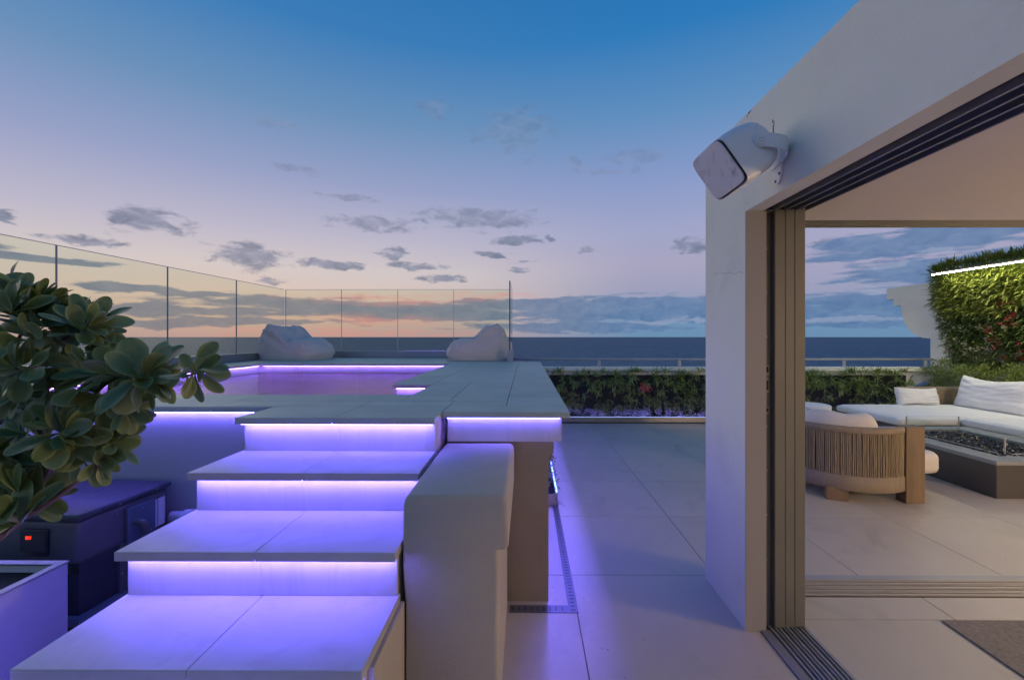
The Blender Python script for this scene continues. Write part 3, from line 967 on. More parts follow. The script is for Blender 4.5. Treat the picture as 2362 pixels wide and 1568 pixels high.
def strap_leaf(vs, fs, base, az_, up, ln, wd, droop, rnd, segs=3):
    d = Vector((cos(az_), sin(az_), 0))
    side = Vector((-sin(az_), cos(az_), 0))
    i0 = len(vs)
    p = Vector(base)
    ang = up
    tw = rnd.uniform(-0.5, 0.5)
    for s in range(segs + 1):
        t = s / segs
        wv = wd * (0.45 + 1.1 * t) if t < 0.5 else wd * 2.0 * (1 - t) + wd * 0.05
        sv_ = side * cos(tw) + Vector((0, 0, 1)) * sin(tw)
        vs.append(tuple(p - sv_ * wv / 2))
        vs.append(tuple(p + sv_ * wv / 2))
        p = p + (d * cos(ang) + Vector((0, 0, 1)) * sin(ang)) * ln / segs
        ang -= droop / segs
    for s in range(segs):
        a = i0 + 2 * s
        fs.append((a, a + 1, a + 3, a + 2))


def quad_leaf(vs, fs, p, d, n, ln, wd):
    d = Vector(d).normalized()
    s = d.cross(Vector(n))
    if s.length < 1e-3:
        s = d.cross(Vector((1, 0, 0.2)))
    s.normalize()
    nn = s.cross(d)
    i = len(vs)
    vs += [tuple(p), tuple(p + d * ln * .5 + s * wd / 2 + nn * ln * .05), tuple(p + d * ln), tuple(p + d * ln * .5 - s * wd / 2 + nn * ln * .05)]
    fs.append((i, i + 1, i + 2, i + 3))


def planting(parent, plane, x0, x1, y, depth, z0, z1, rnd, dens=1.0, ends=True):
    """hedge band facing -Y (plane 'y') or +X (plane 'x'): strappy leaves above, fine bushes below, groundcover at the foot"""
    def W_(a, b, z):   # a along, b towards the viewer side
        return Vector((a, y - b, z)) if plane == 'y' else Vector((y + b, a, z))
    out = -pi / 2 if plane == 'y' else 0.0
    vs, fs = [], []
    a = x0
    for r in range(int((x1 - x0) * 44 * dens)):
        a = rnd.uniform(x0, x1)
        z = z0 + (z1 - z0) * rnd.betavariate(3.2, 1.15)
        top = z > z1 - 0.10
        b = depth * rnd.uniform(0.45, 1.0) * (0.8 if top else 1)
        base = W_(a, b - 0.06, z - 0.05)
        n_ = rnd.randint(11, 17)
        sz = rnd.uniform(0.10, 0.17)
        ga = out + rnd.uniform(-0.9, 0.9)
        for k in range(n_):
            azm = (rnd.uniform(0, 2 * pi) if top else ga + rnd.gauss(0, 0.9))
            strap_leaf(vs, fs, base + Vector((rnd.gauss(0, .015), rnd.gauss(0, .015), rnd.gauss(0, .015))), azm, rnd.uniform(0.1, 1.35) if top else rnd.uniform(-0.7, 1.1), sz * rnd.uniform(.7, 1.15), rnd.uniform(.017, .027), rnd.uniform(0.2, 1.3), rnd)
    o = pymesh('strap_foliage', vs, fs, M['hedge'], parent)
    tag(o, kind='stuff')
    vs, fs = [], []
    for r in range(int((x1 - x0) * 26 * dens)):
        a = rnd.uniform(x0, x1)
        z = z0 - 0.02 + (z1 - z0) * rnd.betavariate(1.3, 2.4) * 0.75
        b = depth * rnd.uniform(0.5, 0.95)
        c = W_(a, b - 0.02, z)
        rr = rnd.uniform(.05, .10)
        for k in range(70):
            v = Vector((rnd.gauss(0, 1), rnd.gauss(0, 1), rnd.gauss(0, 1))).normalized()
            quad_leaf(vs, fs, c + v * rr * rnd.uniform(.45, 1), v + Vector((0, 0, .5)), (rnd.gauss(0, 1), rnd.gauss(0, 1), rnd.gauss(0, 1)), rnd.uniform(.018, .034), .012)
    tag(pymesh('bush_foliage', vs, fs, M['bush'], parent), kind='stuff')
    vs, fs = [], []
    for r in range(int((x1 - x0) * 30 * dens)):
        a = rnd.uniform(x0, x1)
        c = W_(a, depth * rnd.uniform(.7, 1.2), 0.10 + rnd.uniform(0.0, .11))
        for k in range(26):
            v = Vector((rnd.gauss(0, 1), rnd.gauss(0, 1), rnd.gauss(0.3, .8))).normalized()
            quad_leaf(vs, fs, c + v * rnd.uniform(0, .05), v, (rnd.gauss(0, 1), rnd.gauss(0, 1), rnd.gauss(0, 1)), rnd.uniform(.02, .05), .009)
    tag(pymesh('groundcover', vs, fs, M['purpleplant'], parent), kind='stuff')


ph = thing('hedge_planter', (3.5, 7.8, 0), 'low steel planter with a leafy hedge along the far terrace parapet', 'planter')
bx('trough', M['steel'], ph, 0.30, 7.25, 7.615, 7.63, 0.018, 0.108, 0.003)
bx('plinth_gap', M['trackdark'], ph, 0.30, 7.25, 7.63, 7.66, 0, 0.03, 0)
bx('soil', M['soil'], ph, 0.05, 7.3, 7.632, 8.09, 0.031, 0.085, 0)
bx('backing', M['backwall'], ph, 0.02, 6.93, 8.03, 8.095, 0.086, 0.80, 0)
m_ = MB()
x = 0.32
while x < 7.2:
    m_.box(x, x + 0.021, 7.6165, 7.6285, 0.1085, 0.1120)
    x += 0.028
m_.build('light_strip', M['ledplant'], ph)
bx('light_strip', M['ledhidden'], ph, 0.32, 7.2, 7.634, 7.648, 0.086, 0.089, 0)
planting(ph, 'y', 0.05, 6.95, 8.03, 0.30, 0.13, 0.93, random.Random(3))

pv = thing('side_planter', (0.15, 5.7, 0), 'narrow steel planter with hanging greenery on the flank of the spa pool', 'planter')
pts = []
m_ = MB()
m_.prism([(0.0, 3.88), (0.20, 3.86), (0.262, 3.875), (0.285, 3.93), (0.285, 7.6), (0.268, 7.6), (0.268, 3.94), (0.25, 3.90), (0.20, 3.885), (0.0, 3.90)], 2, 0.012, 0.108)
m_.build('trough', M['steel'], pv)
bx('soil', M['soil'], pv, -0.018, 0.266, 3.91, 7.6, 0.012, 0.075, 0)
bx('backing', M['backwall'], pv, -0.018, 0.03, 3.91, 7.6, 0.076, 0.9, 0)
m_ = MB()
y = 3.93
while y < 7.5:
    m_.box(0.2705, 0.2825, y, y + 0.02, 0.1085, 0.1165)
    y += 0.027
m_.build('light_strip', M['ledplantnear'], pv)
planting(pv, 'x', 3.95, 7.5, 0.03, 0.20, 0.25, 0.88, random.Random(5), 0.8)
# dry twigs curling out at the planter's end
m_ = MB()
r5 = random.Random(9)
for k in range(14):
    x0_, z0_ = 0.20 + r5.uniform(-.03, .06), r5.uniform(.02, .2)
    q = [Vector((x0_, 3.93, z0_))]
    dv = Vector((r5.uniform(.2, 1), r5.uniform(-1, -.1), r5.uniform(-.5, .8))).normalized()
    for s in range(5):
        dv = (dv + Vector((r5.gauss(0, .35), r5.gauss(0, .35), -.18))).normalized()
        q.append(q[-1] + dv * 0.028)
        q[-1].z = max(q[-1].z, 0.006)
    m_.tube(q, [.0016, .0015, .0013, .0011, .0009, .0006], 4)
m_.build('dry_twigs', M['trunk'], pv)


def flower_cluster(name, c, rr, mat, n_, label, cat, rnd, ln=.05):
    vs, fs = [], []
    for k in range(n_):
        v = Vector((rnd.gauss(0, 1), rnd.gauss(-.5, 1), rnd.gauss(.3, 1))).normalized()
        quad_leaf(vs, fs, Vector(c) + Vector((rnd.gauss(0, rr), rnd.gauss(0, rr * .4), rnd.gauss(0, rr * .7))), v, (rnd.gauss(0, 1), rnd.gauss(0, 1), rnd.gauss(0, 1)), ln * rnd.uniform(.6, 1.2), ln * .45)
    o = pymesh(name, vs, fs, M[mat])
    return tag(o, label, cat)


r6 = random.Random(12)
flower_cluster('red_bromeliad', (2.10, 7.70, 0.60), .055, 'redfl', 60, 'red bromeliad glowing in the middle of the dark hedge', 'flower', r6)
flower_cluster('red_bromeliad', (3.36, 7.70, 0.62), .045, 'redfl', 30, 'red bromeliad in the hedge just left of the white corner post', 'flower', r6)

# bronze leaved plants hanging at the near end of the side planter, under the fascia
vs, fs = [], []
for k in range(120):
    z = r6.uniform(.35, .88)
    strap_leaf(vs, fs, Vector((0.16 + r6.uniform(-.03, .02), 3.93 + r6.uniform(-.03, .25), z)), r6.uniform(-1.6, 0.6), r6.uniform(-.4, .7), r6.uniform(.07, .13), .022, .8, r6)
o = pymesh('bronze_plant', vs, fs, M['redplant'])
tag(o, 'bronze leaved plant under the corner of the pool deck', 'plant')

# ------------------------------------------------------------------ scroll wall and green wall on the right
XW = 7.62
sw = MB()
# outline in (Y, z)
pts = [(5.0, 0.0), (8.30, 0.0), (8.30, 1.49)]
for k in range(0, 13):
    a = pi / 2 * k / 12
    pts.append((8.42 + 0.72 * (sin(a)) if False else 8.34 + 0.66 * (1 - cos(a)) ** 1.0, 1.50 + 0.60 * sin(a) if False else 1.50 + 0.66 * sin(a) * 1.0))
pts = [(4.0, 0.0), (8.30, 0.0), (8.30, 1.47), (8.36, 1.475)]
for k in range(1, 13):
    a = pi / 2 * k / 12
    pts.append((8.36 + 0.58 * sin(a), 1.475 + 0.62 * (1 - cos(a))))
pts += [(8.95, 2.14), (9.12, 2.14), (9.12, 2.28), (9.30, 2.28), (9.30, 2.52), (4.0, 2.52)]
sw.prism(pts, 0, XW, XW + 0.24)
o = sw.build('scroll_wall', M['house'])
tag(o, 'white wall ending in a stepped and scrolled profile against the sea', 'wall')

gw = thing('green_wall', (XW, 6.5, 0), 'vertical garden of bright fern leaves on the right hand wall', 'green wall')
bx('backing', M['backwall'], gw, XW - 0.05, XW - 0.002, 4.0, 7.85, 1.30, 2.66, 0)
r7 = random.Random(21)


def wall_x(y, z):
    """the planting bulges out at the top and thins towards the foot"""
    return XW - 0.08 - 0.28 * max(0, min(1, (z - 1.2) / 1.4)) * max(0.25, min(1, (8.1 - y) / 0.5)) - 0.05 * noise.noise(Vector((0, y * 2.2, z * 2.2)))


vs, fs, vs2, fs2 = [], [], [], []
for k in range(19000):
    y = r7.uniform(5.3, 8.12)
    z = 2.74 - 1.80 * r7.random()
    lim = 8.12 - max(0, (2.45 - z)) * 0.16
    if y > lim:
        continue
    x = wall_x(y, z) + r7.uniform(-.03, .07)
    top = z > 2.66
    dirv = Vector((r7.gauss(-.6, .45), r7.gauss(0.5 if not top else 0, .6), r7.gauss(-.25 if not top else .8, .45)))
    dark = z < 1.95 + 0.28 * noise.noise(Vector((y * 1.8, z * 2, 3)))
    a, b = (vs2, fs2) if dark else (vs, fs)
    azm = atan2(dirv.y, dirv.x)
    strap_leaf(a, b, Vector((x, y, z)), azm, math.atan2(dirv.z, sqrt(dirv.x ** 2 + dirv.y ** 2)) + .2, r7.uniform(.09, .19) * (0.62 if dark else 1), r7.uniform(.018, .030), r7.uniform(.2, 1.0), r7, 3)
for k in range(3400):      # the bushy crest that stands above the light bar
    y = r7.uniform(4.1, 7.9)
    rise = min(1, (8.0 - y) / 0.9)
    x = XW - r7.uniform(-.1, .42)
    z = 2.56 + r7.uniform(0, .17) * rise
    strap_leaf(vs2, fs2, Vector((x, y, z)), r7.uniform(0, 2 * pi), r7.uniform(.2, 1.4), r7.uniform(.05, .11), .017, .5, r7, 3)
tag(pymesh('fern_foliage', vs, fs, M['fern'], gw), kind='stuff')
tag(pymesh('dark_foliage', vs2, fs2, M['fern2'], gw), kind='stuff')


def petals(name, n_, box_, mat, size, clus=6):
    vs, fs = [], []
    for k in range(n_):
        y = r7.uniform(box_[0], box_[1])
        z = r7.uniform(box_[2], box_[3])
        if noise.noise(Vector((y * 3, z * 3, 11))) < -0.05:
            continue
        x = wall_x(y, z) - 0.04 + r7.uniform(-.02, .02)
        for q in range(clus):
            v = Vector((r7.gauss(-1, .4), r7.gauss(0, .7), r7.gauss(0, .7)))
            quad_leaf(vs, fs, Vector((x, y + r7.gauss(0, .018), z + r7.gauss(0, .014))), v, (r7.gauss(0, 1), r7.gauss(0, 1), 1), size, size * .8)
    return tag(pymesh(name, vs, fs, M[mat], gw), kind='stuff')


petals('white_flowers', 150, (6.7, 7.9, 1.22, 1.68), 'whitefl', .026)
petals('white_flowers', 40, (6.5, 7.4, 1.05, 1.35), 'whitefl', .018)
petals('red_flowers', 260, (5.9, 7.1, 1.15, 2.05), 'redfl', .028)
petals('red_flowers', 60, (4.2, 6.6, 1.2, 1.9), 'redfl', .024)

bar = thing('light_bar', (XW - .6, 6.4, 2.56), 'warm white light bar mounted along the top of the green wall', 'light')
bx('housing', M['alu'], bar, XW - 0.64, XW - 0.58, 4.0, 7.60, 2.572, 2.60, 0.003)
bx('diffuser', M['ledwarm'], bar, XW - 0.622, XW - 0.600, 4.0, 7.60, 2.563, 2.571, 0)
m_ = MB()
for y in (4.4, 5.7, 7.0, 7.5):
    m_.box(XW - 0.58, XW, y, y + .02, 2.578, 2.594)
m_.build('bracket_arm', M['alu'], bar)

# shrubs below the green wall, behind the sofa
sh = thing('low_shrub', (7.4, 6.8, 0), 'soft green shrubs growing below the green wall behind the sofa', 'shrub')
bx('bed', M['soil'], sh, 7.15, 7.61, 4.1, 8.09, 0.0, 0.42, 0)
vs, fs = [], []
for r in range(230):
    c = Vector((r7.uniform(7.08, 7.55), r7.uniform(4.2, 8.05), 0.5 + r7.uniform(0, .55)))
    rr = r7.uniform(.06, .12)
    for k in range(110):
        v = Vector((r7.gauss(0, 1), r7.gauss(0, 1), r7.gauss(0, 1))).normalized()
        quad_leaf(vs, fs, c + v * rr * r7.uniform(.4, 1), v + Vector((0, 0, .6)), (r7.gauss(0, 1), r7.gauss(0, 1), r7.gauss(0, 1)), r7.uniform(.025, .045), .013)
tag(pymesh('foliage', vs, fs, M['bush'], sh), kind='stuff')


# ------------------------------------------------------------------ soft goods
def fbm(p, oct=3):
    v, a = 0, 0.5
    for i in range(oct):
        v += a * noise.noise(p)
        p = p * 2.1
        a *= .5
    return v


def cushion(name, mat, parent, x0, x1, y0, y1, z0, z1, r=0.045, seed=0, puff=0.012, rot=None, n=22):
    """rounded slab with a slightly puffed top and soft irregularities"""
    g = bmesh.new()
    bmesh.ops.create_cube(g, size=2)
    bmesh.ops.subdivide_edges(g, edges=g.edges[:], cuts=n, use_grid_fill=True)
    cx, cy, cz = (x0 + x1) / 2, (y0 + y1) / 2, (z0 + z1) / 2
    hx, hy, hz = (x1 - x0) / 2, (y1 - y0) / 2, (z1 - z0) / 2
    r = min(r, hz * .98)
    for v in g.verts:
        p = Vector((v.co.x * hx, v.co.y * hy, v.co.z * hz))
        q = Vector((max(-hx + r, min(hx - r, p.x)), max(-hy + r, min(hy - r, p.y)), max(-hz + r, min(hz - r, p.z))))
        d = p - q
        if d.length > 1e-6:
            # superelliptic corner
            p = q + d.normalized() * r if (abs(d.x) > 1e-6) + (abs(d.y) > 1e-6) + (abs(d.z) > 1e-6) > 1 else p
        u, w_ = v.co.x, v.co.y
        p.z += puff * (1 - u ** 4) * (1 - w_ ** 4) * (1 if v.co.z > 0 else -.0)
        nz_ = fbm(Vector((p.x * 5 + seed, p.y * 5, p.z * 8)), 3) * 0.008
        p += (d.normalized() if d.length > 1e-6 else Vector((0, 0, 1))) * nz_
        v.co = p + Vector((cx, cy, cz))
    if rot:
        bmesh.ops.transform(g, matrix=Matrix.Translation((cx, cy, cz)) @ rot @ Matrix.Translation((-cx, -cy, -cz)), verts=g.verts)
    mb = MB()
    mb.merge(g)
    return mb.build(name, mat, parent, smooth=True)


def pillow(name, mat, centre, wd, ht, th, rot, seed=0, n=30):
    """two puffed faces meeting in a seam, corners pulled out, wrinkles from the seam"""
    vs, fs = [], []
    idx = {}
    for side in (1, -1):
        for i in range(n + 1):
            for j in range(n + 1):
                u, v = i / n * 2 - 1, j / n * 2 - 1
                edge = max(abs(u), abs(v))
                if side == -1 and edge > 0.9999:
                    idx[(side, i, j)] = idx[(1, i, j)]
                    continue
                t = ((1 - u ** 4) * (1 - v ** 4)) ** 0.42
                x = wd / 2 * u * (1 - 0.05 * (1 - v * v) ** 1)
                z = ht / 2 * v * (1 - 0.07 * (1 - u * u) ** 1)
                wr = fbm(Vector((u * 2.6 + seed, v * 5.5, seed * 2.0)), 3) * 0.030 * (0.35 + edge)
                y = side * (th / 2 * t + wr * (t ** 0.5))
                z += 0.014 * sin(u * 2.4 + seed) + (-0.03 * (1 - u * u) * (v + 1) / 2)
                p = rot @ Vector((x, y, z)) + Vector(centre)
                idx[(side, i, j)] = len(vs)
                vs.append(tuple(p))
        for i in range(n):
            for j in range(n):
                q = (idx[(side, i, j)], idx[(side, i + 1, j)], idx[(side, i + 1, j + 1)], idx[(side, i, j + 1)])
                fs.append(q if side == -1 else q[::-1])
    return pymesh(name, vs, fs, mat, None, smooth=True)


def beanbag(name, cx, cy, L_, Wd, ang, flip, seed, label):
    """high back falling to a low seat; cover gathered into pinched corners"""
    root = thing(name, (cx, cy, Z), label, 'bean bag', 'bean bags on the pool deck')
    nu, nv = 150, 66
    R_ = Matrix.Rotation(ang, 3, 'Z')
    def height(s, v):   # s -1 back .. 1 front, v across
        if s < -0.30:
            h = 0.60 + 0.095 * abs(v) ** 2.5 - 0.05 * max(0, -s - .75) * 4
        elif s < 0.12:
            t = (s + 0.30) / 0.42
            t = t * t * (3 - 2 * t)
            h = (0.60 + 0.095 * abs(v) ** 2.5) * (1 - t) + (0.345 + 0.05 * abs(v) ** 2) * t
        else:
            h = 0.345 + 0.045 * sin((s - .12) / .88 * pi) + 0.02 * abs(v) ** 2 - 0.02 * s
        return h
    vs, fs = [], []
    for j in range(nv + 1):
        ph = j / nv * pi / 2
        rr = max(0.0, cos(ph)) ** 0.27
        zz = max(0.0, sin(ph)) ** 0.34
        for i in range(nu):
            a = 2 * pi * i / nu
            c, s = cos(a), sin(a)
            ex = 0.34
            px = abs(c) ** ex * (1 if c > 0 else -1)
            py = abs(s) ** ex * (1 if s > 0 else -1)
            lx, ly = px * rr, py * rr
            taper = 1 - 0.10 * zz
            bulge = 1 + 0.07 * sin(min(1, zz * 1.2) * pi)
            h = height(lx, ly)
            x = lx * L_ / 2 * bulge * (taper if lx > 0 else 1 - .16 * zz)
            y = ly * Wd / 2 * bulge * taper
            z = h * zz
            q = Vector((x * 2.2 + seed, y * 2.2, z * 2.2))
            # folds running down from the pinched top seam and along the seat crease
            fold = noise.noise(Vector((a * 3.1 + seed, z * 1.4 + x * 2, seed))) * 0.045 * (0.3 + zz * (1 - zz) * 2.6)
            crease = 0.034 * sin((x * 9 + z * 15 + 3 * noise.noise(q)) * 1.3) * math.exp(-((lx + .18) / .33) ** 2) * (0.25 + zz)
            q3 = Vector((a * 2.0 + seed, z * 7 + x * 5, y * 3))
            q4 = Vector((x * 4.5 + z * 3 + seed, y * 2.5, z * 5 - x * 3))
            amt = (0.3 - abs(noise.noise(q4))) * 0.042 * (0.3 + zz) + (0.45 - abs(noise.noise(q3))) * 0.03 * (0.25 + zz) + fbm(q, 4) * 0.05 * (0.3 + 0.7 * zz) + fold + crease * 0.9 + (0.5 - abs(noise.noise(q * 3.2))) * 0.022 - .01
            nrm = Vector((px, py, 0.25 + zz)).normalized()
            p = Vector((x, y, z)) + nrm * amt
            p.z = max(p.z, 0.003)
            if j == 0:
                p = Vector((x * .97, y * .97, 0.003))
            if flip:
                p.x = -p.x
            p = R_ @ p
            vs.append((cx + p.x, cy + p.y, Z + p.z))
    for j in range(nv):
        for i in range(nu):
            q = (j * nu + i, j * nu + (i + 1) % nu, (j + 1) * nu + (i + 1) % nu, (j + 1) * nu + i)
            fs.append(q[::-1] if flip else q)
    pymesh('cover', vs, fs, M['bag'], root, smooth=True)
    # piped seam hem on the deck and over the front corner
    sm = MB()
    hem = []
    for i in range(0, nu + 1, 2):
        k = (i % nu) + nu * 2
        v = Vector(vs[k])
        hem.append(Vector((v.x + (v.x - cx) * .012, v.y + (v.y - cy) * .012, Z + 0.012)))
    sm.tube(hem, 0.006, 5, cap=False)
    for corner in (nu // 8, nu - nu // 8):
        ln_ = []
        for j in range(2, nv - 10, 2):
            v = Vector(vs[j * nu + corner])
            ln_.append(v + Vector((v.x - cx, v.y - cy, 0)).normalized() * 0.003)
        sm.tube(ln_, 0.0035, 4)
    sm.build('seam', M['bag'], root, smooth=True)
    return root


beanbag('bean_bag', -4.27, 8.10, 1.12, 0.80, radians(-14), False, 1.3, 'slumped white bean bag lounger left of the pool beside the glass corner')
beanbag('bean_bag', -0.85, 8.02, 1.12, 0.80, radians(8), True, 4.1, 'slumped white bean bag lounger at the right end of the deck')

# ------------------------------------------------------------------ sofa
sofa = thing('corner_sofa', (6, 6, 0), 'large white cushioned corner sofa on a dark plinth', 'sofa')
bx('plinth', M['plinth'], sofa, 5.08, 7.02, 5.98, 7.10, 0.04, 0.305, 0.006)
bx('plinth', M['plinth'], sofa, 5.86, 7.02, 2.9, 5.979, 0.04, 0.305, 0.006)
cushion('seat_cushion', M['cushion'], sofa, 4.95, 6.98, 5.86, 7.05, 0.305, 0.425, 0.05, 1)
cushion('seat_cushion', M['cushion'], sofa, 5.76, 6.98, 4.42, 5.855, 0.312, 0.43, 0.045, 2)
cushion('seat_cushion', M['cushion'], sofa, 5.76, 6.98, 2.95, 4.415, 0.312, 0.43, 0.045, 3)
for (nm, a) in (('back_frame', (6.03, 7.08, 7.12, 7.17)), ('back_frame', (7.03, 7.08, 2.9, 7.119))):
    x0, x1, y0, y1 = a
    fr_ = MB()
    fr_.box(x0, x1, y0, y1, 0.635, 0.69, 0.008, 2)
    fr_.box(x0, x1, y0, y1, 0.20, 0.25, 0.004)
    if x1 - x0 > .5:
        fr_.box(x0, x0 + .045, y0 - .02, y1 + .01, 0.05, 0.692, 0.006)
    fr_.build(nm, M['ropeband'], sofa)
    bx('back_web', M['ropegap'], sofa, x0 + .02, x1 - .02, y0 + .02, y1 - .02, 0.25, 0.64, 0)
    cd_ = MB()
    ln_ = max(x1 - x0, y1 - y0)
    n_ = int(ln_ / 0.02)
    for k in range(n_):
        t = (k + .5) / n_
        if x1 - x0 > .5:
            cd_.box(x0 + t * (x1 - x0) - .006, x0 + t * (x1 - x0) + .006, y0 + .004, y0 + .016, .25, .64)
        else:
            cd_.box(x0 + .004, x0 + .016, y0 + t * (y1 - y0) - .006, y0 + t * (y1 - y0) + .006, .25, .64)
    tag(cd_.build('cord_weave', M['rope'], sofa), kind='stuff')

RZ = lambda a: Matrix.Rotation(radians(a), 3, 'Z')
RX = lambda a: Matrix.Rotation(radians(a), 3, 'X')
RY = lambda a: Matrix.Rotation(radians(a), 3, 'Y')
o = pillow('pillow', M['cushion'], (6.19, 6.98, 0.56), 0.66, 0.30, 0.17, RX(-14), 2.2)
tag(o, 'small white lumbar pillow against the left end of the sofa back', 'pillow')
o = pillow('pillow', M['cushion'], (6.80, 6.42, 0.655), 1.02, 0.52, 0.22, RZ(-90) @ RX(-18), 5.2)
tag(o, 'big white back pillow leaning beside the small lumbar pillow', 'pillow')
o = pillow('pillow', M['cushion'], (6.80, 5.36, 0.64), 1.02, 0.50, 0.22, RZ(-90) @ RX(-18), 8.7)
tag(o, 'big white back pillow cut off by the right edge of the view', 'pillow')
o = pillow('pillow', M['cushion'], (6.80, 4.30, 0.64), 1.02, 0.50, 0.22, RZ(-90) @ RX(-18), 3.7)
tag(o, 'big white back pillow nearest the room on the long sofa side', 'pillow')

# side table (drum)
stb = thing('side_table', (4.42, 6.85, 0), 'round white drum side table behind the lounge chair', 'side table')
MB().loft([[(4.42 + r * cos(2 * pi * k / 40), 6.85 + r * sin(2 * pi * k / 40), z) for k in range(40)] for (r, z) in ((.23, 0), (.25, .03), (.265, .35))]).build('drum', M['cream'], stb, angle=40)
MB().loft([[(4.42 + r * cos(2 * pi * k / 40), 6.85 + r * sin(2 * pi * k / 40), z) for k in range(40)] for (r, z) in ((.27, .351), (.28, .36), (.28, .44), (.272, .452), (.255, .455))]).build('table_top', M['cushion'], stb, angle=40)

# ------------------------------------------------------------------ lounge chair
ch = thing('lounge_chair', (3.2, 4.45, 0), 'barrel lounge chair with taupe cord back, wooden side panel and cream cushions', 'chair')
cc = Vector((3.18, 4.47, 0))
RA = 0.545
A0, A1 = radians(-62), radians(-62 - 200)
def arcpt(t, r, z):
    a = A0 + (A1 - A0) * t
    return (cc.x + r * cos(a), cc.y + r * sin(a), z)
def arcband(name, mat, r0, r1, z0, z1, n=48, rnd_=0.012, t0=0, t1=1):
    rings = []
    for k in range(n + 1):
        t = t0 + (t1 - t0) * k / n
        e = rnd_
        sec = [(r0 + e, z0), (r1 - e, z0), (r1, z0 + e), (r1, z1 - e), (r1 - e, z1), (r0 + e, z1), (r0, z1 - e), (r0, z0 + e)]
        rings.append([arcpt(t, r, z) for r, z in sec])
    return MB().loft(rings).build(name, mat, ch, angle=50)
arcband('top_rail', M['ropeband'], RA - .055, RA + .006, .625, .684)
arcband('rope_band', M['ropeband'], RA - .05, RA + .006, .10, .245)
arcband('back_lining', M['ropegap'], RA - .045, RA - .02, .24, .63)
cdm = MB()
r8 = random.Random(4)
NC = 128
for k in range(NC):
    t = (k + .5) / NC + r8.uniform(-.0012, .0012)
    q = [arcpt(t + r8.uniform(-.0008, .0008), RA - .004 + r8.uniform(-.002, .002), z) for z in (.24, .38, .50, .63)]
    cdm.tube(q, .0052 + r8.uniform(-.0008, .0008), 5, cap=False)
tag(cdm.build('rope_weave', M['rope'], ch, smooth=True), kind='stuff')
for t, sgn in ((0, 1), (1, -1)):
    p = Vector(arcpt(t, RA - .02, 0))
    a = A0 + (A1 - A0) * t
    c = (p.x + .085, p.y + 0.02, 0.342) if t == 0 else (p.x + .03, p.y + 0.0, 0.342)
    MB().box(c[0] - .085, c[0] + .085, c[1] - .06, c[1] + .06, 0.0, 0.686, .006, 2, rot=(c, 0 if t == 0 else radians(20))).build('arm_post', M['teak'], ch)
MB().box(2.78, 2.955, 4.03, 4.11, 0, .13, .004, rot=((2.87, 4.07, 0), radians(-20))).build('foot', M['teak'], ch)
MB().box(3.35, 3.52, 4.78, 4.9, 0, .13, .004).build('foot', M['teak'], ch)
cushion('seat_cushion', M['cream'], ch, 2.92, 4.02, 4.20, 4.98, 0.15, 0.37, 0.07, 7, rot=Matrix.Rotation(radians(12), 4, 'Z'))
# back cushion following the arc
rings = []
for k in range(41):
    t = .085 + .80 * k / 40
    sec = []
    endk = min(1, min(k, 40 - k) / 5)
    sc_ = max(.08, sin(endk * pi / 2)) ** .5
    for j in range(16):
        b_ = 2 * pi * j / 16
        rr = RA - .145 + .085 * sc_ * (abs(cos(b_)) ** .7) * (1 if cos(b_) > 0 else -1)
        zz = .56 + (.235 * sc_ + .012 * sin(k * .5)) * (abs(sin(b_)) ** .6) * (1 if sin(b_) > 0 else -1)
        sec.append(arcpt(t, rr, zz))
    rings.append(sec)
MB().loft(rings).build('back_cushion', M['cream'], ch, smooth=True)

# ------------------------------------------------------------------ fire table
ft = thing('fire_table', (5, 4.9, 0), 'dark rectangular fire table with a grey top and a trough of black fire glass', 'fire table')
fx0, fx1, fy0, fy1 = 4.36, 5.66, 4.085, 5.68
bx('body', M['firebody'], ft, fx0 + .004, fx1 - .004, fy0 + .004, fy1 - .004, 0, .309, .003)
tx0, tx1, ty0, ty1 = 4.58, 5.40, 4.27, 5.50
bx('top_slab', M['firetop'], ft, fx0, tx0, fy0, fy1, .31, .348, .002)
bx('top_slab', M['firetop'], ft, tx1, fx1, fy0, fy1, .31, .348, .002)
bx('top_slab', M['firetop'], ft, tx0 + .001, tx1 - .001, fy0, ty0, .31, .348, .002)
bx('top_slab', M['firetop'], ft, tx0 + .001, tx1 - .001, ty1, fy1, .31, .348, .002)
bx('trough', M['dark'], ft, tx0 + .001, tx1 - .001, ty0 + .001, ty1 - .001, .3095, .313, 0)
rk = MB()
for k in range(620):
    x, y = r8.uniform(tx0 + .03, tx1 - .03), r8.uniform(ty0 + .03, ty1 - .03)
    g = bmesh.new()
    bmesh.ops.create_icosphere(g, subdivisions=1, radius=1)
    s_ = r8.uniform(.010, .021)
    for v in g.verts:
        v.co = Vector((v.co.x * s_ * r8.uniform(.7, 1.2) + x, v.co.y * s_ * r8.uniform(.7, 1.2) + y, v.co.z * s_ * r8.uniform(.6, 1.1) + .322 + r8.uniform(0, .01)))
    rk.merge(g)
tag(rk.build('fire_glass', M['lava'], ft), kind='stuff')
MB().tube([(4.66, ty0 + .07, .33), (4.66, ty0 + .09, .352), (4.66, ty1 - .12, .352), (4.66, ty1 - .1, .33)], .005, 6).build('burner_bar', M['track'], ft, smooth=True)
MB().tube([(4.76, ty0 + .06, .33), (4.78, ty0 + .06, .352), (5.25, ty0 + .06, .352), (5.27, ty0 + .06, .33)], .005, 6).build('burner_bar', M['track'], ft, smooth=True)
gg = thing('glass_guard', (5.0, 4.9, .348), 'clear glass wind guard standing around the fire trough', 'wind guard')
gz0, gz1 = .349, .52
gx0, gx1, gy0, gy1 = 4.70, 5.34, 4.33, 5.44
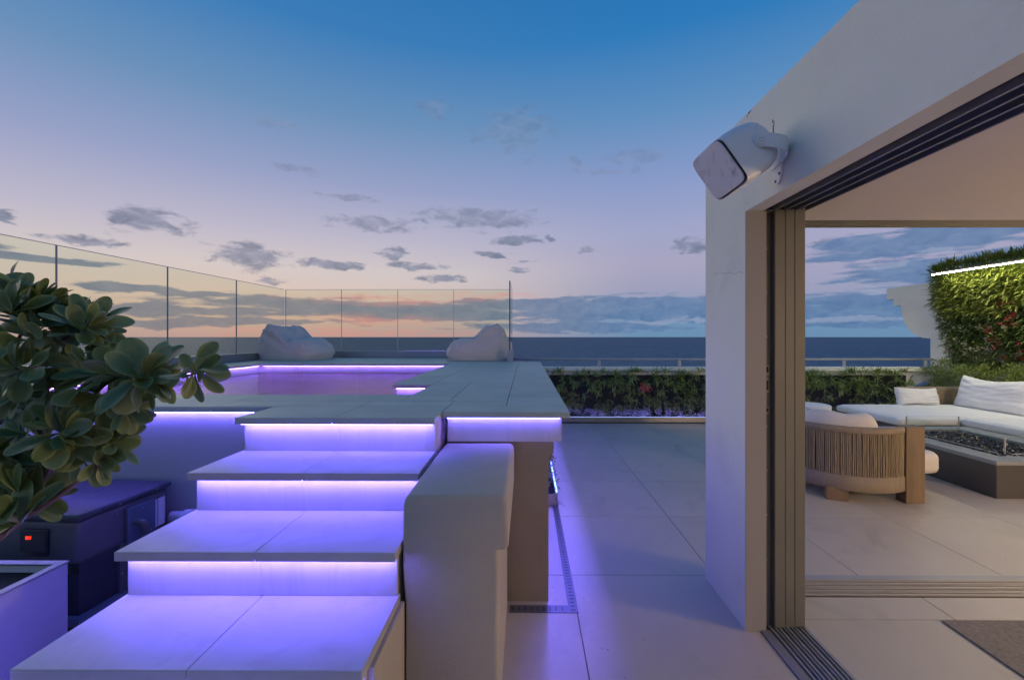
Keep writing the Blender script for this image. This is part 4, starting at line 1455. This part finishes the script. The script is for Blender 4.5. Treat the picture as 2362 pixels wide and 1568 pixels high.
for a, b in (((gx0, gy0 + .01), (gx0, gy1)), ((gx0 + .01, gy1), (gx1, gy1)), ((gx1, gy1), (gx1, gy0)), ((gx0 + .02, gy0), (gx1, gy0))):
    pane(gg, a, b, gz0, gz1, .006, 'guard', .002, .0015)
for (x, y) in ((gx0, gy0), (gx0, gy1), (gx1, gy1)):
    bx('corner_clip', M['track'], gg, x - .006, x + .006, y - .006, y + .006, gz0, gz1, .001)

# ------------------------------------------------------------------ loudspeaker on the fascia
A_ = Vector((0.268, -0.9405, 0.209)).normalized()
N_ = Vector((-0.7785, -0.339, -0.528)).normalized()
B_ = N_.cross(A_).normalized()
if B_.z < 0:
    B_ = -B_
SC = Vector((0.815, 1.85, 2.199))
sp = thing('loudspeaker', (1.12, 1.93, 2.28), 'white outdoor loudspeaker with a stained grille bracketed to the fascia', 'loudspeaker')


def rsq(c, ha, hb, ex=0.27, n=40, warpk=0.0):
    r = []
    for k in range(n):
        a = 2 * pi * k / n
        u = abs(cos(a)) ** ex * (1 if cos(a) > 0 else -1)
        v = abs(sin(a)) ** ex * (1 if sin(a) > 0 else -1)
        r.append(c + A_ * u * ha + B_ * v * hb)
    return r


HA, HB_ = .094, .107
secs = [(0.0, .95, .27, 0), (0.001, 1.0, .27, 0), (-.006, 1.015, .27, 0), (-.06, 1.06, .30, 0), (-.12, 1.06, .34, 0), (-.18, 1.03, .40, 0), (-.22, .97, .46, 0), (-.25, .88, .54, 0), (-.275, .76, .62, 0), (-.295, .58, .8, 0), (-.308, .33, 1, 0), (-.314, .06, 1, 0)]
rings = [rsq(SC + N_ * (d - (0.004 if i == 0 else 0)), HA * s_, HB_ * s_, ex) for i, (d, s_, ex, _) in enumerate(secs)]
MB().loft(rings).build('cabinet', M['white'], sp, smooth=False, angle=38)
MB().loft([rsq(SC + N_ * d + A_ * .001, HA * s_, HB_ * s_) for d, s_ in ((-.01, .945), (.0015, .945))]).build('shadow_gap', M['dark'], sp, angle=40)
GC = SC - A_ * .0050 + B_ * .0035
MB().loft([rsq(GC + N_ * d, HA * s_, HB_ * s_, .29) for d, s_ in ((-.004, .94), (.004, .94), (.0062, .925), (.0068, .80), (.0072, .4), (.0073, .02))]).build('grille', M['grille'], sp, angle=40)
# seam line on the side
MB().tube([SC + N_ * -.15 + A_ * HA * 1.035 + B_ * .035, SC + N_ * -.20 + A_ * HA * .99 + B_ * .06, SC + N_ * -.235 + A_ * HA * .87 + B_ * .075], .0009, 4).build('seam', M['rim'], sp)
U2 = Vector((0, .0, 1)) - A_ * A_.z
U2.normalize()
V2 = U2.cross(A_).normalized()
# pivot point and bracket
KP = SC + N_ * -.155 + A_ * (HA * 1.10) + B_ * .004
arm_rings = []
WALLX = 1.12
K2 = SC + N_ * -.155 - A_ * (HA * 1.08) + B_ * .004
path = []
back = Vector((1.085, 0, 0))
arm = [KP + A_ * .004, KP + A_ * .004 + Vector((.035, .0, .0)), KP + Vector((.078, .0, -.003)), KP + Vector((.112, .012, -.006)), Vector((1.1, KP.y + .045, KP.z - .01)),
       Vector((1.108, KP.y + .10, KP.z - .02)), Vector((1.110, KP.y + .18, KP.z - .03))]
# smooth the path
sm_ = []
for i in range(len(arm) - 1):
    p0 = arm[max(i - 1, 0)]; p1 = arm[i]; p2 = arm[i + 1]; p3 = arm[min(i + 2, len(arm) - 1)]
    for s in range(6):
        t = s / 6
        sm_.append(0.5 * ((2 * p1) + (-p0 + p2) * t + (2 * p0 - 5 * p1 + 4 * p2 - p3) * t * t + (-p0 + 3 * p1 - 3 * p2 + p3) * t ** 3))
sm_.append(arm[-1])
hw = .030
rings = []
UPB = (Vector((0, 0, 1)) + B_ * .0).normalized()
for i, p in enumerate(sm_):
    UPB = U2.lerp(Vector((0, 0, 1)), min(1, i / 14)).normalized()
    d = (sm_[min(i + 1, len(sm_) - 1)] - sm_[max(i - 1, 0)]).normalized()
    nn = d.cross(UPB).normalized()
    th = .0035
    e = 1.0
    rings.append([p + UPB * hw * e + nn * th, p - UPB * hw * e + nn * th, p - UPB * hw * e - nn * th, p + UPB * hw * e - nn * th])
MB().loft(rings).build('bracket', M['white'], sp, angle=35)
for kp, sgn in ((KP, 1),):
    ax = A_ * sgn
    MB().loft([[kp + ax * d + (U2 * cos(2 * pi * q / 32) + V2 * sin(2 * pi * q / 32)) * r for q in range(32)] for d, r in ((-.012, .031), (.004, .031), (.0065, .029), (.0065, .0265), (.009, .0255), (.011, .0235), (.0112, .002))]).build('knob', M['white'], sp, angle=30)
em = MB()
kc = KP + A_ * .0118
U2 = Vector((0, .0, 1)) - A_ * A_.z
U2.normalize()
V2 = U2.cross(A_).normalized()
em.tube([kc + V2 * .014 * cos(radians(a)) + U2 * .014 * sin(radians(a)) for a in range(165, 376, 15)], .0006, 4)
em.tube([kc + V2 * x + U2 * y for x, y in ((-.016, .006), (-.012, .006), (-.009, .002), (-.004, .007), (-.001, .002), (.003, .008), (.007, .004), (.012, .011), (.015, .012))], .0006, 4)
em.build('emblem', M['rim'], sp)
# wall plate with two fixing holes, below the bracket
pl = MB()
plc = (1.1155, 1.955, 2.235)
o1 = [(1.945 + .036 * cos(a) * 1.0, 2.245 + .070 * sin(a)) for a in [2 * pi * k / 28 for k in range(28)]]
pl.prism(o1, 0, 1.110, 1.1195)
pl.build('wall_plate', M['white'], sp, angle=40)
hl_ = MB()
for (y, z) in ((1.925, 2.215), (1.955, 2.190)):
    hl_.tube([(1.1085, y, z), (1.1102, y, z)], .0065, 12)
hl_.build('fixing_hole', M['trackdark'], sp)

# ------------------------------------------------------------------ left: planter, shrub
pb = thing('planter_box', (-2.45, 1.2, 0), 'white planter box with dark soil in the lower left foreground', 'planter')
PX, PY = -1.965, 1.865
m_ = MB()
m_.box(PX - .018, PX, .45, PY, 0, .532, .002)
m_.build('side_panel', M['boxpaint'], pb)
bx('side_panel', M['white'], pb, -2.95, PX - .019, PY - .018, PY, 0, .532, .002)
bx('side_panel', M['white'], pb, -2.95, PX - .019, .45, .468, 0, .532, .002)
bx('side_panel', M['white'], pb, -2.97, -2.951, .45, PY, 0, .532, .002)
m_ = MB()
m_.box(PX - .030, PX + .003, .447, PY + .003, .533, .541, .001)
m_.box(-2.973, PX - .031, PY - .030, PY + .003, .533, .541, .001)
m_.build('rim', M['rim'], pb)
bx('soil', M['soil'], pb, -2.95, PX - .019, .469, PY - .019, .2, .50, 0)

cl = thing('round_leaf_shrub', (-2.15, 1.25, .50), 'shrub with thick rounded green leaves growing from the white planter box', 'shrub')


def leafmesh(name, k, seed):
    rnd = random.Random(seed)
    nu, nv = 11, 4
    vs, fs, rimv = [], [], []
    for i in range(nu + 1):
        t = (i / nu) if i < 6 else (0.6 + 0.4 * sin((i - 6) / (nu - 6) * pi / 2))
        if t >= 0.6:
            wv = 0.29 * sqrt(max(0.0, 1 - ((t - 0.6) / 0.4) ** 2))
        else:
            q_ = t / 0.6
            wv = 0.022 + 0.268 * q_ * q_ * (3 - 2 * q_) if q_ > .05 else 0.02
        wv *= k
        bend = -0.09 * t * t + rnd.uniform(-.003, .003)
        for j in range(nv + 1):
            s = j / nv * 2 - 1
            z = bend + 0.055 * k * abs(s) * sin(pi * t) + 0.012 * sin(t * 7 + s * 2 + seed)
            vs.append((t, s * wv, z))
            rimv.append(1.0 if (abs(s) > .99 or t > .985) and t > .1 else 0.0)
    for i in range(nu):
        for j in range(nv):
            a = i * (nv + 1) + j
            fs.append((a, a + nv + 1, a + nv + 2, a + 1))
    me = bpy.data.meshes.new(name)
    me.from_pydata(vs, [], fs)
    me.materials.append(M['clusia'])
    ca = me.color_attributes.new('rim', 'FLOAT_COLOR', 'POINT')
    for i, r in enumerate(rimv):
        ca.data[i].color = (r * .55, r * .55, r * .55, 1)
    for p in me.polygons:
        p.use_smooth = True
    return me


LM = [leafmesh('leaf', k, s) for k, s in ((1.0, 1), (1.12, 2), (.9, 3), (1.05, 4))]
r9 = random.Random(77)
NLEAF = [0]


def at(px, py, d):
    """point d metres into the scene, given on the 2362 px view"""
    return Vector(((px - CX) / FP * d, d, 1.5 + (HY - py) / FP * d))


def leaf(p, d, nrm, ln, wide=1.0):
    d = d.normalized()
    s = nrm.cross(d)
    if s.length < .05:
        s = Vector((0, 1, .1)).cross(d)
    s.normalize()
    n = d.cross(s)
    mt = Matrix((d * ln, s * ln * wide, n * ln)).transposed().to_4x4()
    mt.translation = p
    LEAVES.append((p.y, mt, r9.choice(LM)))


LEAVES = []


def plant_leaves():
    """the 298 nearest leaves singly, the ones deep in the crown joined"""
    LEAVES.sort(key=lambda q: q[0])
    for (y, mt, me) in LEAVES[:298]:
        o = bpy.data.objects.new('leaf', me)
        C.objects.link(o)
        o.parent = cl
        o.matrix_parent_inverse = Matrix.Translation(-cl.location)
        o.matrix_basis = mt
    vs, fs, cols = [], [], []
    for (y, mt, me) in LEAVES[298:]:
        b = len(vs)
        vs += [tuple(mt @ v.co) for v in me.vertices]
        fs += [tuple(b + i for i in p.vertices) for p in me.polygons]
        cols += [c.color[0] for c in me.color_attributes['rim'].data]
    if vs:
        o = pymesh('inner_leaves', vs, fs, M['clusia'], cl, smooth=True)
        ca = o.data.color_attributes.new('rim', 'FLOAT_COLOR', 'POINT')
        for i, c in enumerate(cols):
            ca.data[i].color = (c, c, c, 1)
        tag(o, kind='stuff')


def zA(x, y, d):      # coordinates read off the enlarged left part of the photograph
    fx_, fy_ = x / 1.3063, 1000 + y / 1.3063
    return at(fx_ / 1.7341, fy_ / 1.7341, d)


# rosettes: centre, distance, number of leaves, leaf length, main direction in (right, away, up), spread
ROS = [(120, 350, 1.28, 13, .098, (0, -.1, 1), .95), (25, 270, 1.22, 9, .095, (-.1, -.1, 1), .9), (60, 210, 1.36, 8, .092, (0, 0, 1), .7),
       (170, 250, 1.35, 9, .085, (.1, .1, 1), .8), (250, 290, 1.38, 9, .085, (.2, .1, 1), .9), (340, 320, 1.40, 10, .085, (.35, .1, .9), .9),
       (425, 400, 1.30, 14, .094, (.5, -.1, .6), 1.15), (400, 290, 1.46, 8, .075, (.3, 0, 1), .8), (480, 370, 1.42, 7, .082, (.9, 0, .5), .7),
       (60, 480, 1.22, 9, .098, (-.2, -.3, -.2), 1.2), (190, 430, 1.34, 8, .090, (.1, -.2, -.3), 1.1), (20, 620, 1.18, 8, .098, (-.1, -.3, .1), 1.2),
       (280, 520, 1.45, 9, .085, (.2, .1, 0), 1.2), (480, 640, 1.24, 12, .108, (-.3, -.3, .35), 1.2), (590, 650, 1.20, 9, .105, (-.7, -.2, .4), .9),
       (735, 660, 1.16, 7, .100, (.15, 0, .8), .85), (770, 650, 1.16, 6, .098, (.9, 0, 0), .8), (700, 690, 1.17, 5, .09, (-.1, 0, -.9), .8),
       (1010, 640, 1.12, 7, .088, (.3, -.1, -.1), 1.15), (940, 650, 1.13, 2, .075, (-.2, 0, -1), .6), (1005, 600, 1.12, 2, .06, (.1, 0, 1), .4),
       (560, 770, 1.24, 10, .096, (.5, -.1, 0), 1.15), (640, 830, 1.22, 7, .092, (.8, -.1, -.3), .85), (350, 760, 1.36, 9, .095, (-.2, -.1, -.3), 1.2),
       (295, 945, 1.22, 12, .104, (.1, -.2, .3), 1.25), (300, 985, 1.20, 6, .11, (.8, -.2, -.2), .7), (110, 830, 1.32, 10, .092, (0, -.1, 0), 1.25),
       (60, 960, 1.24, 9, .100, (-.2, -.2, .1), 1.2), (180, 1050, 1.34, 7, .088, (0, 0, 0), 1.2), (120, 1150, 1.22, 7, .100, (-.5, -.3, -.1), 1.0),
       (500, 1105, 1.24, 10, .086, (.6, -.1, -.1), 1.1), (560, 1010, 1.26, 7, .085, (.6, 0, .3), .9), (400, 1120, 1.24, 2, .08, (.2, 0, -.8), .6),
       (30, 1290, 1.16, 6, .105, (-.3, -.2, .1), 1.1), (170, 1280, 1.26, 6, .098, (.5, 0, .2), .9), (150, 1360, 1.20, 3, .11, (-.4, -.3, .2), .9),
       (430, 520, 1.40, 8, .085, (.3, .1, -.2), 1.1), (530, 450, 1.36, 3, .088, (.6, 0, -.7), .5), (330, 640, 1.42, 7, .095, (0, 0, 0), 1.2),
       (30, 760, 1.25, 6, .098, (0, -.3, 0), 1.2), (200, 700, 1.30, 6, .10, (0, -.2, 0), 1.1), (10, 110, 1.4, 1, .07, (0, 0, 1), .1), (40, 1400, 1.14, 6, .10, (-.2, -.1, .5), 1.0), (-30, 1180, 1.2, 8, .1, (.3, -.2, 0), 1.2),
       (320, 860, 1.30, 8, .09, (0, 0, 0), 1.2), (230, 620, 1.40, 8, .09, (0, 0, 0), 1.2), (90, 300, 1.40, 8, .09, (0, 0, 1), .9), (420, 600, 1.34, 8, .09, (0, 0, .5), 1.2), (300, 380, 1.36, 7, .085, (.2, 0, .5), 1.1)]
for (x, y, d, n_, ln, dr_, spd) in ROS:
    c = zA(x, y, d)
    md = Vector(dr_).normalized()
    n_ = int(n_ * 1.5) + 1 if n_ > 3 else n_
    if y < 330:
        c = zA(x, y + 26, d)
    for k in range(n_):
        # golden-angle fan around the main direction
        th_ = k * 2.39996 + r9.uniform(-.3, .3)
        tilt = spd * sqrt((k + .5) / n_) * 1.4 + r9.uniform(-.18, .18)
        a1 = md.orthogonal().normalized()
        a2 = md.cross(a1)
        dv = md * cos(tilt) + (a1 * cos(th_) + a2 * sin(th_)) * sin(tilt)
        dv.y *= .75
        nr = (md * .55 - dv * .2 + Vector((.1, -.6, .5)) + Vector((r9.gauss(0, .55), r9.gauss(0, .45), r9.gauss(0, .55)))).normalized()
        leaf(c + dv * .008 - md * r9.uniform(0, .035), dv, nr, ln * r9.uniform(.70, 1.12), r9.uniform(.72, 1.0))

plant_leaves()
BR = [[(0, 1445, 1.20, 10), (150, 1370, 1.20, 8), (260, 1300, 1.22, 7), (400, 1195, 1.23, 6), (500, 1110, 1.24, 5)],
      [(60, 1420, 1.2, 11), (110, 1330, 1.2, 11), (170, 1230, 1.22, 10.5), (215, 1150, 1.24, 10), (250, 1070, 1.24, 8), (290, 970, 1.23, 6)],
      [(235, 1125, 1.24, 8), (340, 1075, 1.26, 6.5), (440, 960, 1.26, 5.5), (550, 830, 1.25, 5.5), (650, 720, 1.2, 5), (735, 665, 1.17, 4.5)],
      [(735, 665, 1.17, 4), (820, 640, 1.16, 3.5), (930, 665, 1.14, 3.5), (1010, 640, 1.12, 3)],
      [(-40, 800, 1.35, 9), (90, 660, 1.36, 8), (200, 560, 1.38, 7), (300, 460, 1.40, 5.5), (420, 420, 1.32, 4)],
      [(-40, 900, 1.3, 9), (30, 700, 1.32, 8), (140, 600, 1.34, 6), (240, 500, 1.36, 5), (340, 445, 1.36, 4)],
      [(215, 1150, 1.24, 8), (200, 1000, 1.28, 7), (120, 840, 1.32, 6), (60, 640, 1.3, 6), (40, 500, 1.26, 5), (110, 370, 1.28, 4)],
      [(350, 960, 1.26, 5), (370, 820, 1.32, 5), (450, 700, 1.28, 4.5), (500, 640, 1.26, 4)],
      [(250, 1070, 1.24, 6), (300, 1000, 1.3, 5), (420, 880, 1.3, 5), (560, 770, 1.25, 4)],
      [(290, 970, 1.24, 5), (330, 760, 1.38, 5), (290, 560, 1.42, 4.5), (340, 340, 1.42, 4)],
      [(480, 960, 1.27, 5), (560, 880, 1.25, 4), (640, 830, 1.23, 3.5)],
      [(200, 560, 1.38, 5), (250, 400, 1.38, 4), (250, 290, 1.38, 3)]]
bm_ = MB()
for br in BR:
    pts_ = [zA(x, y, d) for (x, y, d, r) in br]
    rr = [r / 1000 for (x, y, d, r) in br]
    bm_.tube(pts_, rr, 8)
t1 = zA(60, 1420, 1.2)
t2 = zA(0, 1445, 1.2)
bm_.tube([(-2.12, 1.22, .48), (-2.06, 1.22, .62), (-1.75, 1.21, .72), t1], [.026, .023, .018, .011], 10)
bm_.tube([(-2.10, 1.20, .48), (-2.0, 1.2, .60), t2], [.02, .017, .010], 10)
bm_.tube([(-2.2, 1.28, .48), (-2.15, 1.3, .9), zA(-40, 900, 1.3)], [.024, .018, .009], 10)
bm_.tube([(-2.22, 1.3, .48), (-2.2, 1.33, .95), zA(-40, 800, 1.35)], [.024, .018, .009], 10)
bm_.build('branch', M['trunk'], cl, smooth=True)

# bits of dry leaf blown onto the floor
vs, fs = [], []
rl = random.Random(31)
for k in range(60):
    x, y = rl.uniform(-.05, 1.1), rl.uniform(1.5, 4.5)
    if k > 40:
        x, y = rl.uniform(1.5, 5.5), rl.uniform(2.8, 5)
    a_ = rl.uniform(0, 6.3)
    quad_leaf(vs, fs, Vector((x, y, .004)), (cos(a_), sin(a_), .1), (0, 0, 1), rl.uniform(.006, .018), rl.uniform(.003, .007))
tag(pymesh('leaf_litter', vs, fs, M['trunk']), kind='stuff', label='tiny dry leaf bits scattered on the pale terrace tiles')

# ------------------------------------------------------------------ heat pump
hp = thing('heat_pump', (-2.55, 2.25, 0), 'dark grey pool heat pump with a red lit display, beside the steps', 'heat pump')
HC = Vector((-2.112, 2.05, 0))
HR = radians(-3.5)
def hbx(name, mat, x0, x1, y0, y1, z0, z1, bev=.003, seg=2, par_=hp, **kw):
    mb = MB().box(x0, x1, y0, y1, z0, z1, bev, seg)
    bmesh.ops.transform(mb.bm, matrix=Matrix.Translation(HC) @ Matrix.Rotation(HR, 4, 'Z'), verts=mb.bm.verts)
    return mb.build(name, mat, par_, angle=40)
# local: x negative to the left, y away from the camera; the near right corner is the origin
hbx('lid', M['lid'], -.90, .012, -.012, .50, .628, .660, .012, 3)
hbx('upper_casing', M['pump'], -.88, -.001, .001, .49, .42, .628, .022, 4)
hbx('lower_casing', M['pumpdark'], -.865, -.020, .02, .475, .16, .42, .006)
hbx('side_casing', M['pump'], -.030, -.004, .205, .488, .16, .424, .003)
hbx('base_tray', M['blue_panel'], -.89, .008, -.006, .50, .13, .172, .008, 2)
hbx('base_foot', M['dark'], -.86, -.03, .02, .47, .0, .131, .003)
hbx('display_box', M['dark'], -.285, -.145, -.012, .001, .463, .592, .006, 2)
hbx('display_box', M['pumpdark'], -.280, -.150, -.0145, -.0121, .486, .586, .001, 1)
hbx('grip_recess', M['dark'], -.075, -.014, .0155, .021, .37, .405, .004)
hbx('isolator_box', M['blue_panel'], .001, .020, .225, .385, .41, .60, .003, 1)
hbx('label_sheet', M['paper'], -.0005, .0008, .388, .415, .43, .585, 0)
hbx('label_sheet', M['paper'], -.0005, .0008, .42, .462, .43, .585, 0)
hbx('coil_panel', M['copper'], -.004, -.0015, .245, .32, .18, .405, 0)
# red OFF on the display
dg = MB()
def seg(x, z, w_, h_):
    dg.box(x, x + w_, -.0158, -.0146, z, z + h_)
def ch_(x, s_, u=.0074, h=.0125, t=.0023):
    if 'a' in s_: seg(x, .545 + h, u, t)
    if 'd' in s_: seg(x, .545 - .0, u, t)
    if 'g' in s_: seg(x, .545 + h / 2, u, t)
    if 'f' in s_: seg(x, .545 + h / 2, t, h / 2)
    if 'e' in s_: seg(x, .545, t, h / 2)
    if 'b' in s_: seg(x + u - t, .545 + h / 2, t, h / 2)
    if 'c' in s_: seg(x + u - t, .545, t, h / 2)
ch_(-.2490, 'abcdef'); ch_(-.2385, 'aefg'); ch_(-.2280, 'aefg')
bmesh.ops.transform(dg.bm, matrix=Matrix.Translation(HC) @ Matrix.Rotation(HR, 4, 'Z'), verts=dg.bm.verts)
dg.build('display_digits', M['digits'], hp)
# conduit elbow on the isolator and screws
lm = Matrix.Translation(HC) @ Matrix.Rotation(HR, 4, 'Z')
eb = MB()
eb.tube([lm @ Vector(p) for p in ((.019, .262, .520), (.045, .265, .520), (.060, .272, .512), (.064, .280, .490), (.064, .284, .462))], [.016, .017, .018, .018, .018], 12)
eb.tube([lm @ Vector(p) for p in ((.064, .283, .468), (.064, .284, .458))], [.023, .023], 12)
eb.build('conduit_elbow', M['pump'], hp, smooth=False, angle=40)
sc_ = MB()
for (x, y, z) in ((.0, .185, .59), (.021, .305, .578), (.013, .19, .64), (.013, .40, .645), (-.004, .215, .385), (-.004, .215, .27)):
    p = lm @ Vector((x, y, z))
    q = lm @ Vector((x + .003, y, z))
    sc_.tube([p, q], [.0045, .0035], 10)
p, q = lm @ Vector((-.10, -.0125, .643)), lm @ Vector((-.10, -.0145, .643))
sc_.tube([p, q], [.0035, .003], 10)
sc_.build('screw', M['rim'], hp)
# corrugated hose leaning at the side
hs = MB()
hs.tube([(-1.985, 2.42, .40), (-1.975, 2.30, .30), (-1.98, 2.18, .20), (-2.02, 2.06, .12), (-2.06, 1.98, .06)], [.017] * 5, 10)
hs.build('hose', M['blue_panel'], hp, smooth=True)

pi_ = thing('drain_pipe', (-1.95, 2.55, 0), 'white plastic pipe elbow between the heat pump and the pool wall', 'pipe')
pm = MB()
pm.tube([(-2.08, 2.555, .445), (-1.95, 2.555, .45), (-1.88, 2.545, .445), (-1.85, 2.53, .41), (-1.85, 2.53, .05)], [.032, .032, .032, .032, .032], 14)
pm.build('pipe', M['pvc'], pi_, smooth=True)
pm = MB()
pm.tube([(-2.0, 2.555, .448), (-1.95, 2.555, .45)], [.040, .040], 14)
pm.tube([(-1.85, 2.53, .37), (-1.85, 2.53, .33)], [.040, .040], 14)
pm.build('coupling', M['pvc'], pi_, angle=40)

# ------------------------------------------------------------------ a boat far out
bt = thing('boat', (-1990, 5200, -30), 'tiny white boat far out on the sea below the horizon', 'boat')
m_ = MB()
m_.prism([(-1996, -29.9), (-1984, -29.9), (-1980, -27.4), (-1999, -27.4)], 1, 5198, 5202)
m_.build('hull', M['white'], bt)
bx('cabin', M['white'], bt, -1993, -1986, 5198.5, 5201.5, -27.4, -24, 0)
